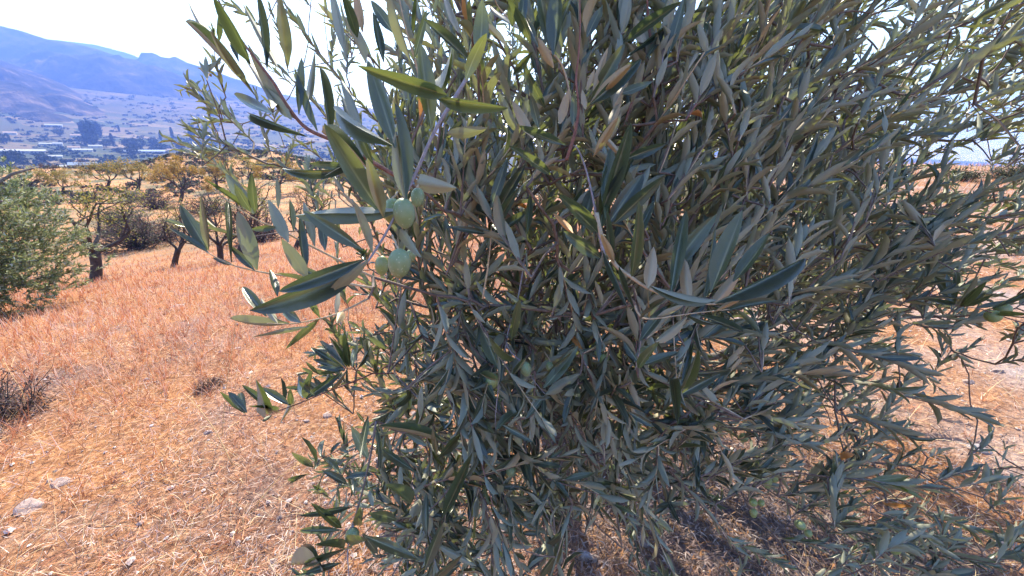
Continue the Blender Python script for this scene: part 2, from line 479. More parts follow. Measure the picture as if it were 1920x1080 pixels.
# ------------------------------------------------------------------ the blue air over the valley
def build_haze():
    m = bpy.data.materials.new('haze'); m.use_nodes = True
    nt = m.node_tree; nt.nodes.clear()
    out = nt.nodes.new('ShaderNodeOutputMaterial')
    pv = nt.nodes.new('ShaderNodeVolumePrincipled')
    pv.inputs['Color'].default_value = HAZE_COLOR
    pv.inputs['Density'].default_value = HAZE_DENSITY
    pv.inputs['Anisotropy'].default_value = 0.15
    pv.inputs['Absorption Color'].default_value = (.2, .2, .2, 1)
    nt.links.new(pv.outputs[0], out.inputs['Volume'])
    allz = [(o.matrix_world @ Vector(c)).z for o in SC.objects if o.type == 'MESH' for c in o.bound_box]
    x0, x1, y0, y1, z0, z1 = -6500, 6500, -6500, 6500, min(allz) - 1, max(allz) + 12
    v = [(x, y, z) for z in (z0, z1) for y in (y0, y1) for x in (x0, x1)]
    f = [(0, 2, 3, 1), (4, 5, 7, 6), (0, 1, 5, 4), (2, 6, 7, 3), (0, 4, 6, 2), (1, 3, 7, 5)]
    me = bpy.data.meshes.new('haze'); me.from_pydata(v, [], f)
    o = link('haze', me, m)
    tag(o, 'thin blue haze lying over the valley and mountains', 'haze', kind='stuff')
HAZE_COLOR = (.15, .27, 1.0, 1)
HAZE_DENSITY = 4.2e-4
if USE_HAZE: build_haze()

# ------------------------------------------------------------------ dry grass, straw, litter
STRAW = np.array([(.63, .29, .11), (.55, .215, .08), (.72, .40, .18), (.80, .55, .33), (.36, .125, .055), (.66, .32, .145), (.82, .62, .43)]) * np.array([.99, .93, 1.13])

def blades(acc, base, dirn, L, W, droop, col, seg=2):
    """tapered strips: base (n,3), dirn (n,3) unit, length, width"""
    n = len(base)
    side = nrm(np.cross(dirn, np.array([0, 0, 1.]) + rng.normal(size=(n, 3)) * .4))
    ts = np.linspace(0, 1, seg + 1)
    rows = []
    for t in ts:
        c = base + dirn * (L * t)[:, None]
        c[:, 2] -= droop * L * t * t
        w = (W * (1 - .75 * t) * .5)[:, None]
        if t < 1: rows += [c - side * w, c + side * w]
        else: rows += [c]
    V = np.stack(rows, 1)                      # n, 2*seg+1, 3
    k = 2 * seg + 1
    f = []
    for s in range(seg - 1): f += [(2 * s, 2 * s + 1, 2 * s + 3), (2 * s, 2 * s + 3, 2 * s + 2)]
    f += [(k - 3, k - 2, k - 1)]
    f = np.array(f)
    F = (np.arange(n)[:, None, None] * k + f[None]).reshape(-1, 3)
    acc.add(V.reshape(-1, 3), F, np.repeat(col, k, axis=0))

TREE = np.array([.22, 2.0])
def scatter(n, r0, r1, a0=-76, a1=76, power=0.):
    """points with even density on screen: log-even in distance"""
    r = np.exp(rng.uniform(math.log(r0), math.log(r1), n)) if not power else (rng.uniform(r0 ** power, r1 ** power, n)) ** (1 / power)
    a = np.radians(rng.uniform(a0, a1, n))
    x = r * np.sin(a); y = r * np.cos(a)
    return x, y, r

def patch(x, y): return wob(x, y, 1.5, 21) * .6 + wob(x, y, 4.5, 22) * .4

def build_grass():
    # standing dry grass
    acc = Acc()
    n = int(262000 * GRASS)
    x, y, r = scatter(n, .75, 70)
    s = -.74 * x + .67 * y
    # clumps
    x = x + .05 * np.sin(x * 23 + 2 * np.sin(y * 17)); y = y + .05 * np.sin(y * 21 + 2 * np.sin(x * 19))
    pt = patch(x, y)
    under = np.exp(-(((x - TREE[0] - .3) / 1.35) ** 2 + ((y - 1.5) / 1.2) ** 2))
    right = sstep(1.2, 2.2, x) * (1 - sstep(5, 12, r))
    field = sstep(2.4, 5.6, r + s * .25) * (1 - right)
    keep = rng.uniform(size=n) < np.clip(.10 + .28 * sstep(-.3, .6, pt) + .75 * field - .35 * under - .12 * right, .03, 1)
    keep &= ~((r > 24) & (rng.uniform(size=n) < .35))
    x, y, r, pt, field = x[keep], y[keep], r[keep], pt[keep], field[keep]
    n = len(x)
    b = np.stack([x, y, ground_z(x, y)], -1)
    lean = rng.normal(size=(n, 3)) * np.where(field > .5, .33, .75)[:, None] + np.array([.12, -.1, 0])
    d = nrm(lean + np.array([0, 0, .9]))
    L = rng.uniform(.04, .13, n) * (1 + .9 * field) * (1 + .25 * sstep(15, 60, r))
    W = np.maximum(rng.uniform(.0015, .0036, n), r * .0009)
    pal = STRAW[rng.integers(0, len(STRAW), n)] * rng.uniform(.75, 1.12, (n, 1))
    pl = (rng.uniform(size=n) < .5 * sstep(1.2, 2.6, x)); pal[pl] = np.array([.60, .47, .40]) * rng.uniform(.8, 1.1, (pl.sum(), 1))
    litter_shade = np.exp(-(((x - 1.0) / 1.35) ** 2 + ((y - 1.15) / .95) ** 2) ** 1.5)[:, None]; pal = pal * (1 - .6 * litter_shade) + .6 * litter_shade * np.array([.30, .22, .19])  # grass greyed under the crown: old litter tint plus painted shade
    pal = pal * (1 - .25 * sstep(.1, .9, wob(x, y, .5, 31))[:, None] * np.array([.2, .6, .9]))
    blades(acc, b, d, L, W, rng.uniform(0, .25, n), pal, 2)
    # rooted tufts
    nt_ = int(2600 * GRASS)
    tx, ty, tr = scatter(nt_, .8, 16)
    ok = rng.uniform(size=nt_) < np.clip(.35 + .6 * patch(tx + 3, ty) - .8 * np.exp(-(((tx - .5) / 1.2) ** 2 + ((ty - 1.4) / 1.1) ** 2)), .04, 1)
    tx, ty, tr = tx[ok], ty[ok], tr[ok]
    per = 26
    n = len(tx) * per
    th = rng.uniform(0, 6.283, n); rd = np.abs(rng.normal(0, .022, n)) * np.repeat(rng.uniform(.6, 2.0, len(tx)), per)
    x = np.repeat(tx, per) + rd * np.cos(th); y = np.repeat(ty, per) + rd * np.sin(th); r = np.repeat(tr, per)
    d = nrm(np.stack([np.cos(th) * rng.uniform(.1, .9, n), np.sin(th) * rng.uniform(.1, .9, n), rng.uniform(.5, 1, n)], -1))
    pal = np.repeat(STRAW[rng.integers(0, 6, len(tx))], per, axis=0) * rng.uniform(.7, 1.2, (n, 1))
    blades(acc, np.stack([x, y, ground_z(x, y)], -1), d, rng.uniform(.04, .14, n) * np.repeat(rng.uniform(.6, 1.3, len(tx)), per), np.maximum(rng.uniform(.0012, .0028, n), r * .0007), rng.uniform(.05, .5, n), pal, 2)
    # long thin stalks
    n = int(7500 * GRASS)
    x, y, r = scatter(n, .9, 12)
    ok = (np.hypot(x - TREE[0], y - 1.7) > 1.1) & (rng.uniform(size=n) < .7)
    x, y, r = x[ok], y[ok], r[ok]; n = len(x)
    b = np.stack([x, y, ground_z(x, y)], -1)
    d = nrm(rng.normal(size=(n, 3)) * .55 + np.array([.2, 0, .7]))
    blades(acc, b, d, rng.uniform(.12, .34, n), np.maximum(rng.uniform(.0013, .0026, n), r * .0008), rng.uniform(.1, .7, n), np.array([.82, .62, .36]) * rng.uniform(.7, 1.1, (n, 1)), 4)
    o = acc.build('dry_grass', M['straw'], smooth=True)
    tag(o, 'orange dry grass standing over the sunlit slope', 'grass', kind='stuff')
    # straw lying flat on the soil
    acc = Acc()
    n = int(190000 * GRASS)
    x, y, r = scatter(n, .7, 10)
    pt = patch(x + 7, y)
    keep = rng.uniform(size=n) < np.clip(.55 + .35 * pt, .2, 1)
    x, y, r = x[keep], y[keep], r[keep]; n = len(x)
    b = np.stack([x, y, ground_z(x, y) + rng.uniform(.002, .035, n)], -1)
    a = rng.uniform(0, 6.283, n)
    d = nrm(np.stack([np.cos(a), np.sin(a), rng.normal(.05, .30, n)], -1))
    L = rng.lognormal(math.log(.032), .6, n).clip(.010, .16); W = np.maximum(rng.uniform(.0012, .0032, n), r * .0008)
    pal = STRAW[rng.integers(0, len(STRAW), n)] * rng.uniform(.7, 1.1, (n, 1))
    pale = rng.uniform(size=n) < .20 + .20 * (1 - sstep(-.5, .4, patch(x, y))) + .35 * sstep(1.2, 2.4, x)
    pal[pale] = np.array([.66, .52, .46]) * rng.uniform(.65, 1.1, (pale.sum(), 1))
    dark = rng.uniform(size=n) < .14 + .22 * (1 - sstep(-.5, .4, patch(x, y)))
    pal[dark] = np.array([.15, .085, .08]) * rng.uniform(.6, 1.2, (dark.sum(), 1))
    litter_shade = np.exp(-(((x - 1.0) / 1.35) ** 2 + ((y - 1.15) / .95) ** 2) ** 1.5)[:, None]  # oval below the crown: litter grey and shade both put into straw colour
    pal = pal * (1 - .8 * litter_shade) + .8 * litter_shade * np.array([.20, .15, .145]) * rng.uniform(.4, 1.5, (n, 1))
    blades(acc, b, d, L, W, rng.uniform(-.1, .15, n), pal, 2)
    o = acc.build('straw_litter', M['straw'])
    tag(o, 'flattened straw and chaff lying on the stony soil', 'straw', kind='stuff')
    # fallen olive leaves and twigs below the crown
    acc = Acc()
    n = int(19000 * GRASS)
    x = rng.normal(.75, .95, n); y = rng.normal(1.35, .62, n)
    ok = (y > .3) & (x > -.45 + .25 * rng.normal(size=n)); x, y = x[ok], y[ok]; n = len(x)
    b = np.stack([x, y, ground_z(x, y) + rng.uniform(.002, .03, n)], -1)
    a = rng.uniform(0, 6.283, n)
    d = nrm(np.stack([np.cos(a), np.sin(a), rng.normal(0, .2, n)], -1))
    L = rng.uniform(.028, .052, n); W = rng.uniform(.004, .008, n)
    side = nrm(np.cross(d, np.array([0, 0, 1.]) + rng.normal(size=(n, 3)) * .35))
    up = np.cross(side, d)
    cv = rng.uniform(-.12, .25, n)
    rows = []
    for t, w in ((0, .15), (.5, 1), (1, .05)):
        c = b + d * (L * t)[:, None] + up * (L * cv * math.sin(math.pi * t))[:, None]
        e = side * (W * w * .5)[:, None]; hump = up * (W * w * .16)[:, None]
        rows += [c - e, c + hump, c + e]
    V = np.stack(rows, 1); k = 9
    f = []
    for s in range(2):
        for q in range(2):
            i = s * 3 + q; f += [(i, i + 1, i + 4), (i, i + 4, i + 3)]
    F = (np.arange(n)[:, None, None] * k + np.array(f)[None]).reshape(-1, 3)
    pal = np.array([(.24, .17, .15), (.36, .29, .27), (.16, .10, .08), (.32, .18, .09), (.10, .075, .075), (.25, .12, .055)])[rng.integers(0, 6, n)] * rng.uniform(.7, 1.15, (n, 1))
    acc.add(V.reshape(-1, 3), F, np.repeat(pal, k, axis=0))
    o = acc.build('leaf_litter', M['straw'])
    tag(o, 'dry brown fallen olive leaves carpeting the shaded soil', 'leaf litter', kind='stuff')
    # gravel
    acc = Acc()
    ico = np.array([(0, 0, 1), (.9, 0, .3), (.28, .85, .35), (-.72, .53, .3), (-.72, -.53, .35), (.28, -.85, .3), (0, 0, -.4)])
    fi = np.array([(0, 1, 2), (0, 2, 3), (0, 3, 4), (0, 4, 5), (0, 5, 1), (6, 2, 1), (6, 3, 2), (6, 4, 3), (6, 5, 4), (6, 1, 5)])
    n = int(4200 * GRASS)
    x, y, r = scatter(n, .8, 11)
    keep = rng.uniform(size=n) < np.clip(.5 - .6 * patch(x, y) + .3 * sstep(1, 2.5, x), .05, 1); x, y, r = x[keep], y[keep], r[keep]; n = len(x)
    sz = rng.lognormal(math.log(.006), .5, n).clip(.003, .02) * (1 + r * .05)
    V = ico[None] * sz[:, None, None] * rng.uniform(.5, 1.3, (n, 7, 3))
    a = rng.uniform(0, 6.28, n); ca, sa = np.cos(a)[:, None], np.sin(a)[:, None]
    V = np.stack([V[..., 0] * ca - V[..., 1] * sa, V[..., 0] * sa + V[..., 1] * ca, V[..., 2] * .7], -1)
    V += np.stack([x, y, ground_z(x, y) + sz * .2], -1)[:, None]
    F = (np.arange(n)[:, None, None] * 7 + fi[None]).reshape(-1, 3)
    pal = np.array([(.52, .42, .39), (.42, .32, .29), (.28, .21, .20), (.62, .53, .50)])[rng.integers(0, 4, n)] * rng.uniform(.8, 1.1, (n, 1))
    acc.add(V.reshape(-1, 3), F, np.repeat(pal, 7, axis=0))
    o = acc.build('gravel', M['gravel'], smooth=False)
    tag(o, 'small pale stones strewn over the soil', 'gravel', kind='stuff')
M['gravel'] = tint_material('gravel', 0, .9, 60)
build_grass()

# ------------------------------------------------------------------ single stones
def stone(u, v, wpx, hpx, label, mat='stone', seed=0):
    p, t = hit(u, v)
    W = wpx * t / FPX * .8; H = max(hpx * t / FPX * .7, W * .2)
    r = np.random.default_rng(seed)
    me = bpy.data.meshes.new('stone')
    import bmesh
    bm = bmesh.new()
    bmesh.ops.create_icosphere(bm, subdivisions=3, radius=.5)
    pl = [(nrm(r.normal(size=3)), r.uniform(.30, .42)) for _ in range(9)]
    for vv in bm.verts:
        c = np.array(vv.co)
        for nn, dd in pl:
            e = c @ nn - dd
            if e > 0: c = c - nn * e
        c = c * (1 + .06 * mnoise.noise(Vector(c * 6 + seed)))
        vv.co = (c[0] * W * 1.0, c[1] * W * .7, c[2] * H * 1.25)
    bm.to_mesh(me); bm.free()
    me.polygons.foreach_set('use_smooth', [False] * len(me.polygons))
    o = link('stone', me, M[mat])
    o.location = (p[0], p[1], p[2] - H * .08)
    o.rotation_euler = (r.uniform(-.15, .15), r.uniform(-.15, .15), r.uniform(-.5, .5))
    tag(o, label, 'stone', 'loose stones on the slope')
for k, a in enumerate([
    (60, 952, 78, 22, 'long pale stone half buried in straw near the lower left corner'),
    (112, 908, 54, 26, 'flat stone with dark shaded face above the long pale stone'),
    (95, 903, 20, 14, 'small white stone touching the left end of the dark faced stone', ),
    (330, 575, 34, 10, 'flat white stone lying in the orange grass left of the tree'),
    (390, 812, 20, 14, 'small white stone in the straw below the dark leafed twig'),
    (275, 712, 16, 10, 'little grey stone beside the small dark cushion shrub', 'stone_grey'),
    (615, 780, 26, 12, 'pale stone just left of the lowest olive twigs'),
    (575, 790, 18, 10, 'white pebble between straw and dark leafed twig'),
    (1305, 940, 34, 34, 'upright grey stone in the leaf litter below the crown', 'stone_grey'),
    (1100, 1045, 56, 30, 'grey angular stone at the bottom centre edge', 'stone_grey'),
    (1210, 1022, 26, 24, 'small purplish stone right of the bottom centre stone', 'stone_grey'),
    (1500, 912, 34, 18, 'pale sunlit stone among the drooping lower right twigs'),
    (1870, 696, 34, 14, 'flat white stone in the sunlit straw at far right'),
    (1815, 716, 32, 14, 'rounded pinkish stone left of the flat white stone'),
    (1835, 842, 60, 16, 'low grey stone at the edge of the crown shadow', 'stone_grey'),
    (1885, 1025, 60, 34, 'grey stone in shade near the lower right corner', 'stone_grey'),
    (1770, 617, 24, 10, 'small white stone just below the right hand olives')]):
    stone(*a[:5], **({'mat': a[5]} if len(a) > 5 else {}), seed=k + 3)
# ------------------------------------------------------------------ almond trees on the slope
def leaf_cards(acc, cen, size, pal, stretch=1.9):
    """small bent leaves: two triangles each, folded along the middle"""
    n = len(cen)
    d = nrm(rng.normal(size=(n, 3)) + np.array([0, 0, .25])); s = nrm(np.cross(d, rng.normal(size=(n, 3))))
    nn = np.cross(d, s)
    L = (size * rng.uniform(.6, 1.3, n))[:, None]
    V = np.stack([cen - d * L * .5, cen - s * L / stretch * .5 + nn * L * .12, cen + d * L * .5, cen + s * L / stretch * .5 + nn * L * .12], 1)
    F = (np.arange(n)[:, None, None] * 4 + np.array([(0, 1, 2), (0, 2, 3)])[None]).reshape(-1, 3)
    acc.add(V.reshape(-1, 3), F, np.repeat(pal, 4, axis=0))

def grow(acc_list, tips, p, d, L, r, depth, up=.25, spread=.65, kids=(2, 4), which=0):
    """one bough and what grows from it"""
    n = 5
    q = [p]; dd = d
    for k in range(n):
        dd = nrm(dd + rng.normal(size=3) * .16 + np.array([0, 0, up * .12]))
        q.append(q[-1] + dd * L / n)
    q = np.array(q)
    tube(acc_list[which], q, np.linspace(r, r * .55, n + 1), 7 if depth > 2 else 5 if depth > 1 else 3, cap=False)
    if depth <= 1:
        tips.append(q)
    if depth == 0: return
    for c in range(rng.integers(kids[0], kids[1] + 1)):
        f = rng.uniform(.45, 1.0) if c else 1.0
        i = min(n, max(1, int(round(f * n))))
        nd = nrm(dd + rng.normal(size=3) * spread + np.array([0, 0, up]))
        grow(acc_list, tips, q[i], nd, L * rng.uniform(.55, .82), r * rng.uniform(.42, .6), depth - 1, up, spread, kids, which if depth > 3 else min(which + (depth == 2), len(acc_list) - 1))

def almond(H, nleaf, pal, lsize, limbs=4, seed=0, depth=4, lean=.1, bare=False):
    global rng
    keep, rng = rng, np.random.default_rng(seed)
    root = empty('almond_tree', (0, 0, 0))
    acc = Acc()
    th = H * .27
    ft = np.array([rng.normal() * lean * th, rng.normal() * lean * th, th])
    pts = spline([np.array([0, 0, -.25]), np.array([.02, 0, .1]), ft * .55 + np.array([.04, .02, 0]), ft], 9)
    tube(acc, pts, np.linspace(H * .048, H * .036, 9) * np.array([1.5, 1.25, 1.05, 1, 1, 1, 1.02, 1.08, 1.15]), 10)
    acc.build('trunk', M['bark_almond'], root)
    tips = []
    tw = Acc()
    for k in range(limbs):
        a = 6.283 * (k + rng.uniform(-.25, .25)) / limbs
        d = nrm(np.array([math.cos(a), math.sin(a), rng.uniform(.55, 1.3)]))
        la = Acc()
        grow([la, tw], tips, ft - np.array([0, 0, .05]), d, H * .34, H * .021, depth, .22, .6, (2, 3))
        la.build('branch', M['bark_almond'], root)
    tag(tw.build('twigs', M['bark_almond'], root), kind='stuff')
    seg = np.concatenate([t[1:] for t in tips])
    cen = seg[rng.integers(0, len(seg), nleaf)] + rng.normal(size=(nleaf, 3)) * H * .028
    c = pal[rng.integers(0, len(pal), nleaf)] * rng.uniform(.65, 1.25, (nleaf, 1))
    la = Acc(); leaf_cards(la, cen, lsize, c)
    la.build('crown', M['foliage'], root)
    rng = keep
    return root

YEL = np.array([(.50, .31, .06), (.42, .27, .05), (.55, .33, .09), (.34, .24, .05)])
YG = np.array([(.24, .24, .055), (.30, .27, .06), (.17, .18, .05), (.35, .28, .07)])
RED = np.array([(.22, .11, .06), (.17, .09, .055), (.26, .15, .07)])
protos = {
    'big': almond(3.7, 1300, YG, .075, 4, 4, 4, .07),
    'mid': almond(2.9, 600, YG, .07, 4, 8, 4, .12),
    'mid2': almond(3.1, 450, np.vstack([YG, RED]), .07, 4, 15, 4, .12),
    'yel': almond(3.5, 6000, YEL, .11, 5, 21, 4, .1),
    'yg': almond(3.3, 2600, np.vstack([YEL, YG]), .12, 4, 33, 4, .3),
    'bare': almond(2.6, 350, RED, .09, 4, 44, 4, .2),
}
G_AL = 'almond trees on the slope'
used = set()
# pixel of the trunk base, height in pixels, kind, turn, label
for u, v, hpx, kind, rz, label in [
    (178, 527, 190, 'big', .4, 'large dark almond tree with forked trunk and thin yellow-green leaves left of centre field'),
    (327, 498, 112, 'mid', 2.0, 'slender almond tree behind the leftmost near olive twig'),
    (412, 492, 120, 'mid2', 1.1, 'nearly bare almond tree left of the pair of thick trunks'),
    (450, 482, 140, 'mid', 4.1, 'bare reddish almond tree with thick trunk beside the olive leaves'),
    (556, 468, 110, 'mid2', 3.0, 'almond tree half hidden by the near olive twig leaves'),
    (339, 377, 72, 'yel', .0, 'bright yellow round crowned almond tree on the upper terrace'),
    (258, 356, 50, 'yg', 1.0, 'wide golden almond tree left of the bright yellow one'),
    (203, 354, 48, 'yg', 2.6, 'golden almond tree with forked trunk second left of the bright yellow one'),
    (122, 364, 44, 'yg', 4.0, 'small orange leafed almond tree with a zigzag trunk'),
    (62, 364, 46, 'yg', 5.1, 'small golden almond tree above the grey-green olive tree at left'),
    (245, 403, 36, 'bare', .5, 'little almond sapling on the bank behind the large dark tree'),
    (86, 334, 30, 'bare', 2.2, 'dark reddish bare almond tree on the skyline at left'),
    (408, 356, 54, 'yel', 1.9, 'yellow almond tree just right of the bright round crowned one'),
    (470, 350, 50, 'yg', .3, 'golden almond tree behind the upper left olive twigs'),
    (525, 362, 60, 'yel', 3.3, 'yellow almond tree deep behind the olive branch at left'),
    (150, 320, 22, 'bare', 1.5, 'tiny bare tree on the crest beneath the valley farm'),
    (590, 420, 80, 'bare', 1.2, 'leafless almond tree glimpsed between olive twigs'),
]:
    p, t = hit(u, v)
    pr = protos[kind]
    o = pr if kind not in used else copy_tree(pr)
    used.add(kind)
    H = {'big': 3.7, 'mid': 2.9, 'mid2': 3.1, 'yel': 3.5, 'yg': 3.3, 'bare': 2.6}[kind]
    s = hpx * t / FPX / (H * .93)
    o.location = p; o.scale = (s * (1.0 if kind == 'big' else 1.15 if kind == 'yg' else .95),) * 2 + (s,); o.rotation_mode = 'QUATERNION'
    o.rotation_quaternion = (Matrix.Rotation(math.radians(15 if v > 440 else 10), 3, Vector((p[0], p[1], 0)).normalized()) @ Matrix.Rotation(rz, 3, 'Z')).to_quaternion()
    tag(o, label, 'tree', G_AL)

# ------------------------------------------------------------------ the other olive tree, at the left edge
def left_olive():
    global rng
    keep, rng = rng, np.random.default_rng(77)
    base = at(-60, 570, 6.2); base[2] = ground_z(base[0], base[1])
    root = empty('olive_tree', base)
    acc = Acc(); tube(acc, spline([(0, 0, -.3), (.05, 0, .3), (-.08, .1, .8), (0, .05, 1.2)], 9), np.linspace(.17, .11, 9), 9)
    acc.build('trunk', M['bark_olive'], root)
    C = np.array([0, 0, 1.25]); n = 2300
    tw, lv = Acc(), Acc()
    for k in range(6):
        a = 6.283 * k / 6; la = Acc()
        tube(la, bend((0, .05, 1.1), (math.cos(a) * 1.2, math.sin(a) * 1.2, 1.9 + .4 * math.sin(a * 2)), 8, .15), np.linspace(.07, .015, 8), 6)
        la.build('branch', M['bark_olive'], root)
    B, D = [], []
    for k in range(n):
        d = nrm(rng.normal(size=3)); d[2] = d[2] * .95
        rr = rng.uniform(.2, 1.0) ** .5 * np.array([1.55, 1.6, 1.35]) * (1 + .13 * math.sin(5 * d[0] + 3 * d[2]) + .1 * math.sin(9 * d[1] + 2))
        c = C + d * rr
        if c[2] < .15: c[2] = .15 + rng.uniform(0, .2)
        out = nrm(d * np.array([1, 1, .6]) + np.array([0, 0, .45]) + rng.normal(size=3) * .35)
        L = rng.uniform(.16, .26)
        p = np.array([c - out * L * f for f in (1, .66, .33, 0)]); p[:, 2] -= np.array([0, 0, .01, .03])
        tube(tw, p, (.005, .004, .003, .002), 3, cap=False)
        m = 26
        f = rng.uniform(0, 1, m)
        B.append(c - out * L * (1 - f)[:, None]); D.append(nrm(out * .9 + rng.normal(size=(m, 3)) * .6))
    tag(tw.build('twigs', M['bark_olive'], root), kind='stuff')
    B = np.concatenate(B); D = np.concatenate(D); m = len(B)
    pal = np.array([(.17, .21, .09), (.24, .275, .11), (.33, .35, .14), (.46, .47, .35), (.12, .15, .08)])[rng.integers(0, 5, m)] * rng.uniform(.8, 1.2, (m, 1))
    blades_leaf(lv, B, D, rng.uniform(.06, .085, m), rng.uniform(.015, .021, m), pal)
    lv.build('crown', M['foliage'], root)
    tag(root, 'bushy grey-green olive tree cut off by the left edge of the photo', 'tree')
    rng = keep

def blades_leaf(acc, b, d, L, W, pal):
    n = len(b)
    s = nrm(np.cross(d, rng.normal(size=(n, 3)))); nn = np.cross(d, s)
    rows = []
    for t, w in ((0, .1), (.45, 1), (1, .05)):
        c = b + d * (L * t)[:, None] + nn * (L * .1 * math.sin(t * 3.14))[:, None]
        e = s * (W * w * .5)[:, None]
        rows += [c - e, c + e]
    V = np.stack(rows, 1)
    f = np.array([(0, 1, 3), (0, 3, 2), (2, 3, 5), (2, 5, 4)])
    acc.add(V.reshape(-1, 3), (np.arange(n)[:, None, None] * 6 + f[None]).reshape(-1, 3), np.repeat(pal, 6, axis=0))
left_olive()

# ------------------------------------------------------------------ shrubs
def shrub(u, v, wpx, hpx, pal, n, label, lsize=.03, name='shrub', depth_f=1.0, twigc='bark_almond'):
    p, t = hit(u, v)
    W = wpx * t / FPX; H = hpx * t / FPX
    root = empty(name, p)
    tw, lv = Acc(), Acc(); pts = []
    for k in range(46):
        d = rng.normal(size=3); d[2] = abs(d[2]); d = nrm(d)
        e = d * np.array([W * .5, W * .5 * depth_f, H]) * rng.uniform(.75, 1.1)
        q = bend((rng.normal() * W * .06, rng.normal() * W * .06, -.02), e, 6, .14)
        tube(tw, q, np.linspace(.014, .004, 6) * max(W, .3), 3, cap=False); pts.append(q[2:])
        for j in range(3):
            q2 = bend(q[rng.integers(2, 6)], e * rng.uniform(.7, 1.05) + rng.normal(size=3) * W * .12, 4, .15)
            tube(tw, q2, np.linspace(.006, .002, 4) * max(W, .3), 3, cap=False); pts.append(q2)
    pts = np.concatenate(pts)
    c = pts[rng.integers(0, len(pts), n)] + rng.normal(size=(n, 3)) * W * .045
    c[:, 2] = np.abs(c[:, 2])
    leaf_cards(lv, c, lsize, pal[rng.integers(0, len(pal), n)] * rng.uniform(.6, 1.25, (n, 1)))
    tag(tw.build('stems', M[twigc], root), kind='stuff'); lv.build('foliage', M['foliage'], root)
    tag(root, label, 'shrub', 'shrubs on the slope')
BRN = np.array([(.16, .10, .09), (.11, .075, .075), (.21, .13, .10)])
GRN = np.array([(.10, .11, .055), (.07, .085, .045), (.15, .14, .08)])
for a in [
    (15, 780, 130, 80, BRN, 900, 'dark purplish dry cushion shrub at the left edge', .02),
    (398, 727, 60, 14, np.array([(.34, .20, .15), (.26, .16, .13)]), 700, 'low dark dry cushion shrub in the straw left of the tree', .012),
    (255, 468, 110, 66, np.vstack([BRN, GRN]), 2600, 'wide dark thicket on the bank between the two near almond trees', .10),
    (300, 452, 90, 46, BRN, 1800, 'brown dry bramble on the bank right of the dark thicket', .10),
    (235, 432, 80, 50, GRN, 1800, 'dark green shrub behind the large dark almond tree', .10),
    (480, 455, 120, 80, BRN, 2200, 'reddish brown thicket behind the pair of near almond trees', .10),
    (295, 392, 70, 34, BRN, 1200, 'dark dry shrub in shade below the bright yellow almond tree', .11),
    (395, 400, 80, 34, np.vstack([BRN, GRN]), 1200, 'scrubby bush right of the bright yellow almond tree', .11),
    (1895, 338, 70, 34, GRN, 1600, 'olive green bush on the ridge at the right edge', .06),
    (1800, 338, 60, 22, GRN, 1200, 'low green bush on the ridge seen under the right hand twigs', .06),
]: shrub(*a)

# grey-green scrub over the crest of the hill
def hill_scrub():
    acc = Acc(); n = 2300
    az = rng.uniform(-62, -8, n); r = rng.uniform(52, 104, n)
    x = r * np.sin(np.radians(az)); y = r * np.cos(np.radians(az))
    ok = wob(x, y, .16, 40) + .9 * sstep(-45, -25, az) > rng.uniform(-.3, 1.1, n); x, y = x[ok], y[ok]
    for a, b, z in zip(x, y, ground_z(x, y)):
        s = rng.uniform(.35, 1.1); m = 26
        c = nrm(rng.normal(size=(m, 3))) * rng.uniform(.4, 1, (m, 1)) * s * np.array([1, 1, .55]); c[:, 2] = np.abs(c[:, 2])
        leaf_cards(acc, c + np.array([a, b, z]), .42, np.vstack([GRN, GRN, BRN])[rng.integers(0, 9, m)] * rng.uniform(.7, 1.3, (m, 1)))
    tag(acc.build('hill_scrub', M['far_foliage'], smooth=False), 'grey-green scrub covering the crest of the hill', 'scrub', kind='stuff')
hill_scrub()

# ------------------------------------------------------------------ the valley: trees, farms
def blob_tree(kind, seed):
    """a far tree: trunk and a crown of many leaf clumps, about 1 unit high"""
    global rng
    keep, rng = rng, np.random.default_rng(seed)
    root = empty({'poplar': 'poplar_tree', 'cypress': 'cypress_tree', 'round': 'round_tree'}[kind], (0, 0, 0))
    t = Acc(); tube(t, [(0, 0, -.05), (.01, 0, .15), (0, .01, .45)], (.035, .03, .015), 5)
    t.build('trunk', M['bark_almond'], root)
    n = 700
    d = nrm(rng.normal(size=(n, 3))) * rng.uniform(.35, 1, (n, 1)) ** .5
    if kind == 'poplar': c = d * np.array([.20, .20, .46]) * (1 + .25 * np.sin(d[:, 2:3] * 9 + d[:, :1] * 6)) + np.array([0, 0, .54])
    elif kind == 'cypress': c = d * np.array([.09, .09, .48]) * (1.1 - .5 * d[:, 2:3]) + np.array([0, 0, .5])
    else: c = d * np.array([.58, .58, .42]) * (1 + .2 * np.sin(d[:, :1] * 7 + d[:, 1:2] * 5)) + np.array([0, 0, .55])
    pal = np.array([(.045, .065, .035), (.065, .085, .04), (.035, .05, .03), (.09, .10, .05)])
    a = Acc(); leaf_cards(a, c, .13 if kind != 'cypress' else .07, pal[rng.integers(0, 4, n)] * rng.uniform(.7, 1.3, (n, 1)), 1.4)
    a.build('crown', M['far_foliage'], root, smooth=False)
    rng = keep
    return root
fp = {k: blob_tree(k, i) for i, k in enumerate(('poplar', 'cypress', 'round'))}
fused = set()
def far_tree(kind, u, v, hpx, label, rz):
    p, t = hit(u, v, 60)
    o = fp[kind] if kind not in fused else copy_tree(fp[kind]); fused.add(kind)
    s = hpx * t / FPX
    o.location = p; o.scale = (s, s, s); o.rotation_euler = (0, 0, rz)
    tag(o, label, 'tree', 'trees in the valley')
